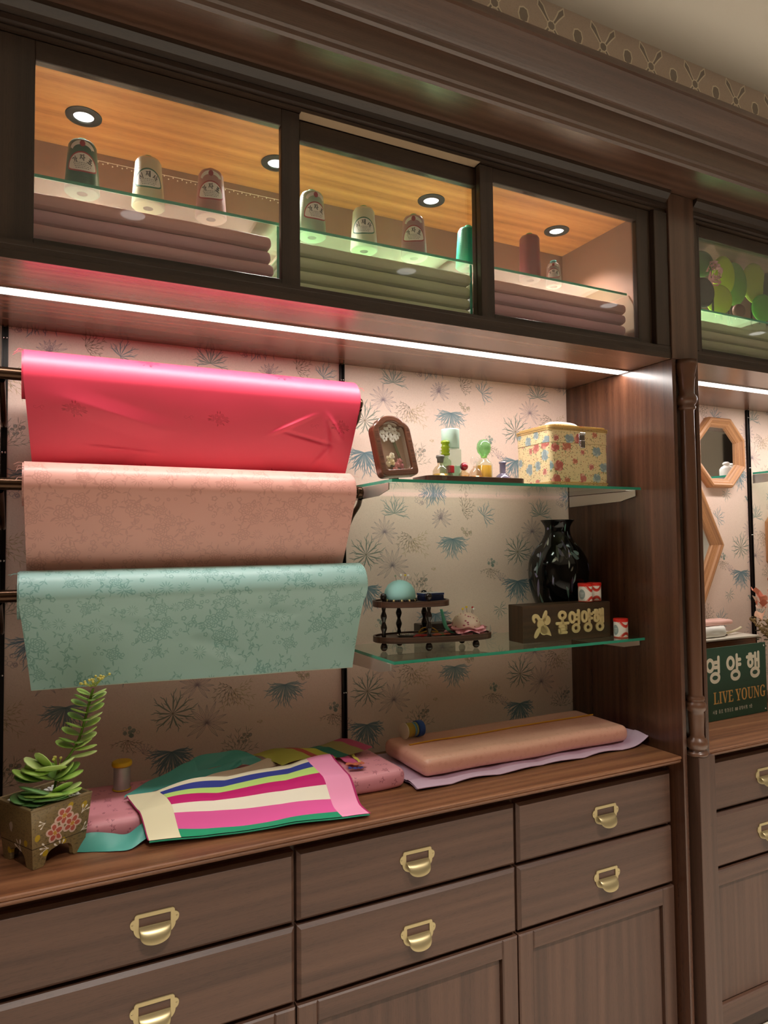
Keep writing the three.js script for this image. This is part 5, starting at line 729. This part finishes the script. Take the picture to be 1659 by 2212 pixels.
{ // second striped cloth behind, stripes running the other way
  const t = thing('striped_cloth', 'second striped cloth in yellow, red and dark green behind the first', 'cloth', [-0.9, 0.9, 0.12]);
  const S = (u, v) => [-1.05 + u * 0.24 + v * 0.045 + 0.9 - 0.9 + 0.0, 0.9150 + 0.006 * Math.sin(u * 7) - 0.012 * Math.abs(v - 0.3) + 0.002 * N(u * 6, v * 4, 9), 0.065 + v * 0.095 - 0.018 * u];
  let u = 0; for (const [w, c] of [[0.34, 0xb4b24a], [0.10, 0xb84a40], [0.15, 0xc4b83e], [0.14, 0x1f6a58], [0.17, 0x9a8a52], [0.10, 0xb8486c]]) { const a = u, b = u + w; obj('stripe', sheet(16, 12, (p, q) => { const r = S(a + (b - a) * p, q); return [r[0] + 0.9, r[1] - 0.9, r[2] - 0.12]; }, w * 0.24, 0.1), std({ color: c, roughness: 0.7 }), t); u = b; }
  const edge = (pts, w, c, n) => { const k = new THREE.CatmullRomCurve3(pts.map((p) => V3(...p))); obj(n, sheet(30, 4, (p, q) => { const r = k.getPoint(p), d = k.getTangent(p), s = V3(-d.z, 0.1, d.x).normalize(); return [r.x + s.x * w * (q - 0.5) + 0.9, r.y - 0.9 + 0.001 * Math.sin(q * 3 + p * 20), r.z + s.z * w * (q - 0.5) - 0.12]; }), std({ color: c, roughness: 0.65 }), t); };
  edge([[-0.832, 0.905, 0.085], [-0.845, 0.901, 0.130], [-0.846, 0.9005, 0.175], [-0.842, 0.900, 0.215]], 0.026, 0xc4507c, 'pink_edge'); edge([[-0.812, 0.9035, 0.110], [-0.822, 0.900, 0.150], [-0.826, 0.8995, 0.200]], 0.008, 0xd0c050, 'yellow_edge'); edge([[-0.865, 0.902, 0.205], [-0.842, 0.9035, 0.222], [-0.824, 0.902, 0.216]], 0.016, 0xc86a4a, 'orange_edge'); edge([[-0.868, 0.899, 0.226], [-0.850, 0.898, 0.234], [-0.835, 0.8975, 0.236]], 0.012, 0x3a3f86, 'blue_edge');
}
{ // thread spools
  const t = thing('thread_spool', 'silver thread spool with yellow cap beside the planter', 'spool', [-1.347, 0.8945, 0.112]);
  obj('thread', lathe([[0, 0.001], [0.0165, 0.001], [0.017, 0.003], [0.017, 0.048], [0.0165, 0.05], [0, 0.05]], 36), plain(0xb8b6b2, 0.35, { metalness: 0.4, bumpMap: WIND, bumpScale: 0.0008 }), t);
  obj('cap', lathe([[0.014, 0.050], [0.020, 0.050], [0.0212, 0.053], [0.0205, 0.0585], [0.018, 0.060], [0, 0.060]], 36), plain(0xd2a818, 0.35), t); obj('base_flange', lathe([[0, 0], [0.019, 0], [0.0195, 0.0015], [0.017, 0.003]], 30), plain(0xc8a020, 0.35), t);
}
const goldM = satin(damask(512, 512, 0.10, 0.10, '#e6a894', '#dc9c88', denseFloral(53, 30), 64, 46));
tag(obj('cushion_bolt', padded(-0.702, -0.052, 0.8640, 0.9085, 0.072, 0.288, 0.019, 0.0028, 6, 90, 10, 36, 7), goldM), 'long padded copper pink satin bolt with yellow thread on top', 'fabric');
{
  const lil = std({ color: 0xc8a6bc, roughness: 0.4, sheen: 0.4 }), t = thing('lilac_cloth', 'lilac satin cloth spread under the copper pink bolt', 'cloth', [-0.37, YC + 0.0004, 0.18]);
  const f = (u, v, lift) => { const e = Math.min(u, 1 - u, 0.5 - Math.abs(v - 0.5)), x = -0.738 + 0.734 * u + 0.004 * Math.sin(v * 9), z = 0.05 + 0.262 * v - 0.010 * u + 0.004 * Math.sin(u * 22) * v; const curl = 0.020 * Math.pow(Math.max(0, (u - 0.90) / 0.10), 2); return [x + 0.37, 0.0008 + lift + 0.0045 * (v > 0.86 ? 1 - (v - 0.86) / 0.14 : 1) + 0.0035 * Math.abs(Math.sin(u * 17 + 1)) * (v > 0.8 ? 1 : 0.2) + curl, z - 0.18]; };
  obj('top_layer', sheet(120, 40, (u, v) => f(u, v, 0.004), 0.74, 0.26), lil, t); obj('under_layer', sheet(60, 20, (u, v) => f(u, v * 0.992, 0), 0.74, 0.26), lil, t);
  obj('front_fold', sheet(120, 8, (u, v) => { const p = f(u, 1, 0.002), a = (v - 0.5) * Math.PI; return [p[0], p[1] + 0.0022 * Math.sin(a) + 0.0008, p[2] + 0.0032 * Math.cos(a)]; }), lil, t);
}
tag(obj('yellow_thread', tube([[-0.676, 0.9100, 0.168], [-0.60, 0.9108, 0.164], [-0.5, 0.9108, 0.168], [-0.3, 0.9108, 0.158], [-0.15, 0.9108, 0.158], [-0.062, 0.9098, 0.156]], 0.0021, 60, 6), plain(0xdc9a22, 0.6)), 'yellow thread stretched across the copper pink bolt', 'thread');
{
  const t = thing('thread_spool', 'small spool of gold and blue thread lying on the bolt', 'spool', [-0.634, 0.9305, 0.112], 0.12); t.scale.setScalar(1.25);
  const ax = (pts, seg = 30) => lathe(pts, seg).rotateZ(-Math.PI / 2);
  obj('flange', ax([[0, -0.024], [0.0165, -0.024], [0.0168, -0.0215], [0.012, -0.0205], [0, -0.0205]]), plain(0xd8cdb8, 0.5), t); obj('gold_thread', ax([[0, -0.0205], [0.0142, -0.0205], [0.0145, -0.019], [0.0145, -0.004], [0, -0.004]]), plain(0xb89a3c, 0.4, { bumpMap: WIND, bumpScale: 0.0006 }), t);
  obj('light_blue_thread', ax([[0, -0.004], [0.0143, -0.004], [0.0143, 0.001], [0, 0.001]]), plain(0x6aa0b8, 0.5), t); obj('pale_thread', ax([[0, 0.001], [0.0143, 0.001], [0.0143, 0.006], [0, 0.006]]), plain(0xb8b060, 0.5), t);
  obj('blue_thread', ax([[0, 0.006], [0.0160, 0.006], [0.0165, 0.008], [0.0165, 0.020], [0.015, 0.0215], [0, 0.0215]]), plain(0x204a98, 0.5, { bumpMap: WIND, bumpScale: 0.0006 }), t);
}

// ------------------------------------------------------------------ right bay
const OAK = std({ map: woodTex(61, [150, 100, 64], [186, 134, 90], [208, 158, 112], 0.5, 0.12), roughness: 0.45 });
function framedMirror(pts, cx, cy, wdt, label) {   // polygon mirror hung on the wall, one mitred moulding per side
  const t = thing('wall_mirror', label, 'mirror', [cx, cy, 0.0006]), n = pts.length;
  const inset = (k) => { const out = []; for (let i = 0; i < n; i++) { const a = pts[(i + n - 1) % n], b = pts[i], c = pts[(i + 1) % n], e1 = new THREE.Vector2(b[0] - a[0], b[1] - a[1]).normalize(), e2 = new THREE.Vector2(c[0] - b[0], c[1] - b[1]).normalize(), n1 = new THREE.Vector2(-e1.y, e1.x), n2 = new THREE.Vector2(-e2.y, e2.x), m = n1.clone().add(n2); m.multiplyScalar(k / (1 + n1.dot(n2))); out.push([b[0] + m.x, b[1] + m.y]); } return out; };
  const prof = [[0, 0], [0, 0.020], [0.004, 0.027], [0.010, 0.029], [0.016, 0.026], [0.021, 0.020], [0.026, 0.018], [wdt - 0.002, 0.013], [wdt, 0.008], [wdt, 0]], rings = prof.map(([k, z]) => inset(k).map(([x, y]) => [x, y, z]));
  for (let i = 0; i < n; i++) { const j = (i + 1) % n, pos = [], uv = []; for (let k = 0; k < prof.length; k++) { const k2 = (k + 1) % prof.length; const a = rings[k][i], b = rings[k][j], c = rings[k2][j], d = rings[k2][i], L = Math.hypot(b[0] - a[0], b[1] - a[1]); for (const [q, w] of [[a, [0, k]], [b, [L, k]], [c, [L, k + 1]], [a, [0, k]], [c, [L, k + 1]], [d, [0, k + 1]]]) { pos.push(...q); uv.push(w[0] + i * 0.21, w[1] * 0.006); } }
    for (const [e, f] of [[i, 1], [j, -1]]) for (let k = 1; k < prof.length - 1; k++) { const tri = [rings[0][e], rings[k][e], rings[k + 1][e]]; for (const q of tri) { pos.push(...q); uv.push(q[0], q[1]); } }
    const g = new THREE.BufferGeometry(); g.setAttribute('position', new THREE.Float32BufferAttribute(pos, 3)); g.setAttribute('uv', new THREE.Float32BufferAttribute(uv, 2)); g.computeVertexNormals(); obj('frame_side', g, OAK, t); }
  const s = new THREE.Shape(inset(wdt - 0.003).map((p) => new THREE.Vector2(...p))); obj('mirror_glass', new THREE.ExtrudeGeometry(s, { depth: 0.003, bevelEnabled: false }).translate(0, 0, 0.002), M.mirror, t);
}
const octagon = (w, h, c) => [[-w + c, -h], [w - c, -h], [w, -h + c], [w, h - c], [w - c, h], [-w + c, h], [-w, h - c], [-w, -h + c]];
framedMirror(octagon(0.128, 0.127, 0.074), 0.698, 1.7285, 0.034, 'octagonal wooden wall mirror beside the turned column');
framedMirror([[-0.086, -0.225], [0.086, -0.225], [0.205, 0], [0.086, 0.225], [-0.086, 0.225], [-0.205, 0]], 0.492, 1.395, 0.042, 'large hexagonal wooden mirror half hidden behind the turned column');
framedMirror(octagon(0.10, 0.125, 0.05), 1.060, 1.405, 0.034, 'third wooden mirror cut off at the right edge');
{ // green metal sign
  const [c, g] = canvas(1024, 552); g.fillStyle = '#1f4a38'; g.fillRect(0, 0, 1024, 552); g.strokeStyle = '#ece6d4'; [...'올영양행'].forEach((ch, i) => { drawHangul(g, ch, 62 + i * 240, 72, 172, 190, 28); });
  g.fillStyle = '#dca95c'; g.font = 'bold 128px serif'; const word = 'LIVE YOUNG', wl = g.measureText(word).width; g.save(); g.translate(691, 428); g.scale(632 / wl, 1.0); g.textAlign = 'center'; g.fillText(word, 0, 0); g.restore();
  g.strokeStyle = '#d8d4c4'; let x = 366; for (const ch of '서울 종로 창경궁로 88 광장시장 1층') { if (/[0-9]/.test(ch)) { g.fillStyle = '#d8d4c4'; g.font = 'bold 34px sans-serif'; g.fillText(ch, x, 502); x += 18; } else if (ch === ' ') x += 14; else { drawHangul(g, ch, x, 474, 21, 28, 3.2); x += 27; } }
  const t = thing('shop_sign', 'green sign with white Korean letters and gold LIVE YOUNG', 'sign', [0.431, YC + 0.0004, 0.212], 0.02); const W = 0.209, H = 0.2255, map = new THREE.CanvasTexture(c); map.colorSpace = THREE.SRGBColorSpace;
  obj('board', bx(-W, W, 0, H, -0.002, 0.002, 0.0008), plain(0x1f4a38, 0.4), t); const f = new THREE.PlaneGeometry(W * 2 - 0.002, H - 0.002); f.translate(0, H / 2, 0.0024); obj('print', f, std({ map, roughness: 0.4 }), t);
  for (const [sx, sy] of [[-1, H - 0.010], [1, H - 0.010], [-1, 0.010], [1, 0.010]]) obj('rivet', ball(sx * (W - 0.010), sy, 0.0026, 0.003, 1, 1, 0.5, 10), M.chrome, t); obj('easel', [bx(-0.06, -0.05, 0, 0.16, -0.05, -0.003), bx(0.05, 0.06, 0, 0.16, -0.05, -0.003)], M.blackMetal, t);
}
{ // small chest behind the sign and what lies on it
  const t = thing('wooden_chest', 'brown wooden chest behind the green sign', 'chest', [0.545, YC + 0.0004, 0.088]); obj('carcass', bx(-0.135, 0.135, 0, 0.232, -0.062, 0.062, 0.004), M.walnutTop, t); obj('lid', bx(-0.141, 0.141, 0.2325, 0.240, -0.066, 0.068, 0.002), plain(0xd8cfc0, 0.4), t);
  const Y = YC + 0.2412, d = thing('folded_towel', 'white folded towel on the chest by the column', 'towel', [0.475, Y, 0.105]); obj('towel', padded(-0.055, 0.075, 0, 0.036, -0.03, 0.035, 0.012, 0.002, 3, 30, 8, 16, 30), plain(0xefece4, 0.9), d);
  tag(obj('pink_soap_case', padded(0.40, 0.600, Y + 0.0362, Y + 0.054, 0.072, 0.126, 0.008, 0.001, 5, 20, 6, 14, 30), plain(0xeab8ac, 0.4)), 'pale pink bar resting on the white towel', 'soap');
  const b = thing('hand_brush', 'thin ivory handled brush lying on the chest', 'brush', [0.60, Y, 0.112], 0.12); obj('handle', tube([[-0.045, 0.006, 0], [0, 0.009, 0], [0.04, 0.014, 0], [0.065, 0.020, 0]], 0.0045, 20, 8), plain(0xd8c8a8, 0.4), b); obj('bristles', bx(-0.06, -0.03, 0.0005, 0.006, -0.008, 0.008, 0.002), plain(0x4a3a28, 0.8), b);
}
{ // dried flower bouquet in netting, cut by the right edge
  const t = thing('dried_bouquet', 'bouquet of peach dried flowers in lace netting', 'bouquet', [0.80, YC + 0.0004, 0.155]), r = rng(71);
  obj('vase', lathe([[0, 0], [0.045, 0], [0.048, 0.005], [0.040, 0.06], [0.030, 0.12], [0.026, 0.20], [0.030, 0.215]], 30), plain(0x7a5a40, 0.5), t);
  const P = [0xe8b89c, 0xd98a70, 0xf0d2bc, 0xc8745c].map((c) => std({ color: c, roughness: 0.8 }));
  for (let i = 0; i < 46; i++) { const a = r() * TAU, q = 0.10 * Math.sqrt(r()), y = 0.27 + 0.16 * r() * (1 - q * 4), s = 0.018 + 0.010 * r(); const g = sheet(8, 6, (u, v) => { const b = (u - 0.5) * 2.4; return [Math.sin(b) * s * v * 0.8, s * v * (0.9 + 0.25 * Math.cos(u * 9)), Math.cos(b) * s * v * 0.5]; }); g.rotateX(-0.5 + r()); g.rotateY(r() * 6); g.rotateZ((r() - 0.5) * 1.4); g.translate(Math.cos(a) * q, y, Math.sin(a) * q * 0.6); obj('petal', g, P[i % 4], t); }
  const net = []; for (let i = 0; i < 520; i++) { const a = r() * TAU, k = r(), q = 0.035 + 0.085 * k; net.push(ball(Math.cos(a) * q, 0.205 + 0.085 * k + 0.01 * r(), Math.sin(a) * q * 0.7, 0.0022 + 0.0016 * r(), 1, 1, 1, 5)); } obj('netting', net, plain(0x8a7248, 0.9), t).userData.kind = 'stuff';
  const lv = []; for (let i = 0; i < 40; i++) { const a = r() * TAU, q = 0.05 + 0.08 * r(); lv.push(ball(Math.cos(a) * q, 0.195 + 0.06 * r(), Math.sin(a) * q * 0.6, 0.009, 1.2, 0.25, 0.7, 6)); } obj('dried_leaves', lv, plain(0x4c4228, 0.9), t).userData.kind = 'stuff';
}
[[0.935, 0.15, 'white stoppered jar mirrored in the octagonal mirror, nearer one'], [1.000, 0.18, 'white stoppered jar mirrored in the octagonal mirror, further one'], [1.075, 0.19, 'white jar at the far end of the right glass shelf']].forEach(([x, z, l]) => {
  const t = thing('ceramic_jar', l, 'jar', [x, 1.6644, z], 0, 'white jars on the right shelf'); obj('body', lathe([[0, 0], [0.022, 0], [0.025, 0.004], [0.025, 0.028], [0.018, 0.038], [0.010, 0.042], [0.010, 0.046]], 28), plain(0xf0eee8, 0.25), t); obj('stopper', lathe([[0, 0.046], [0.013, 0.046], [0.014, 0.052], [0.008, 0.057], [0, 0.058]], 24), plain(0xf4f2ec, 0.25), t);
});
renderer.render(scene, camera);
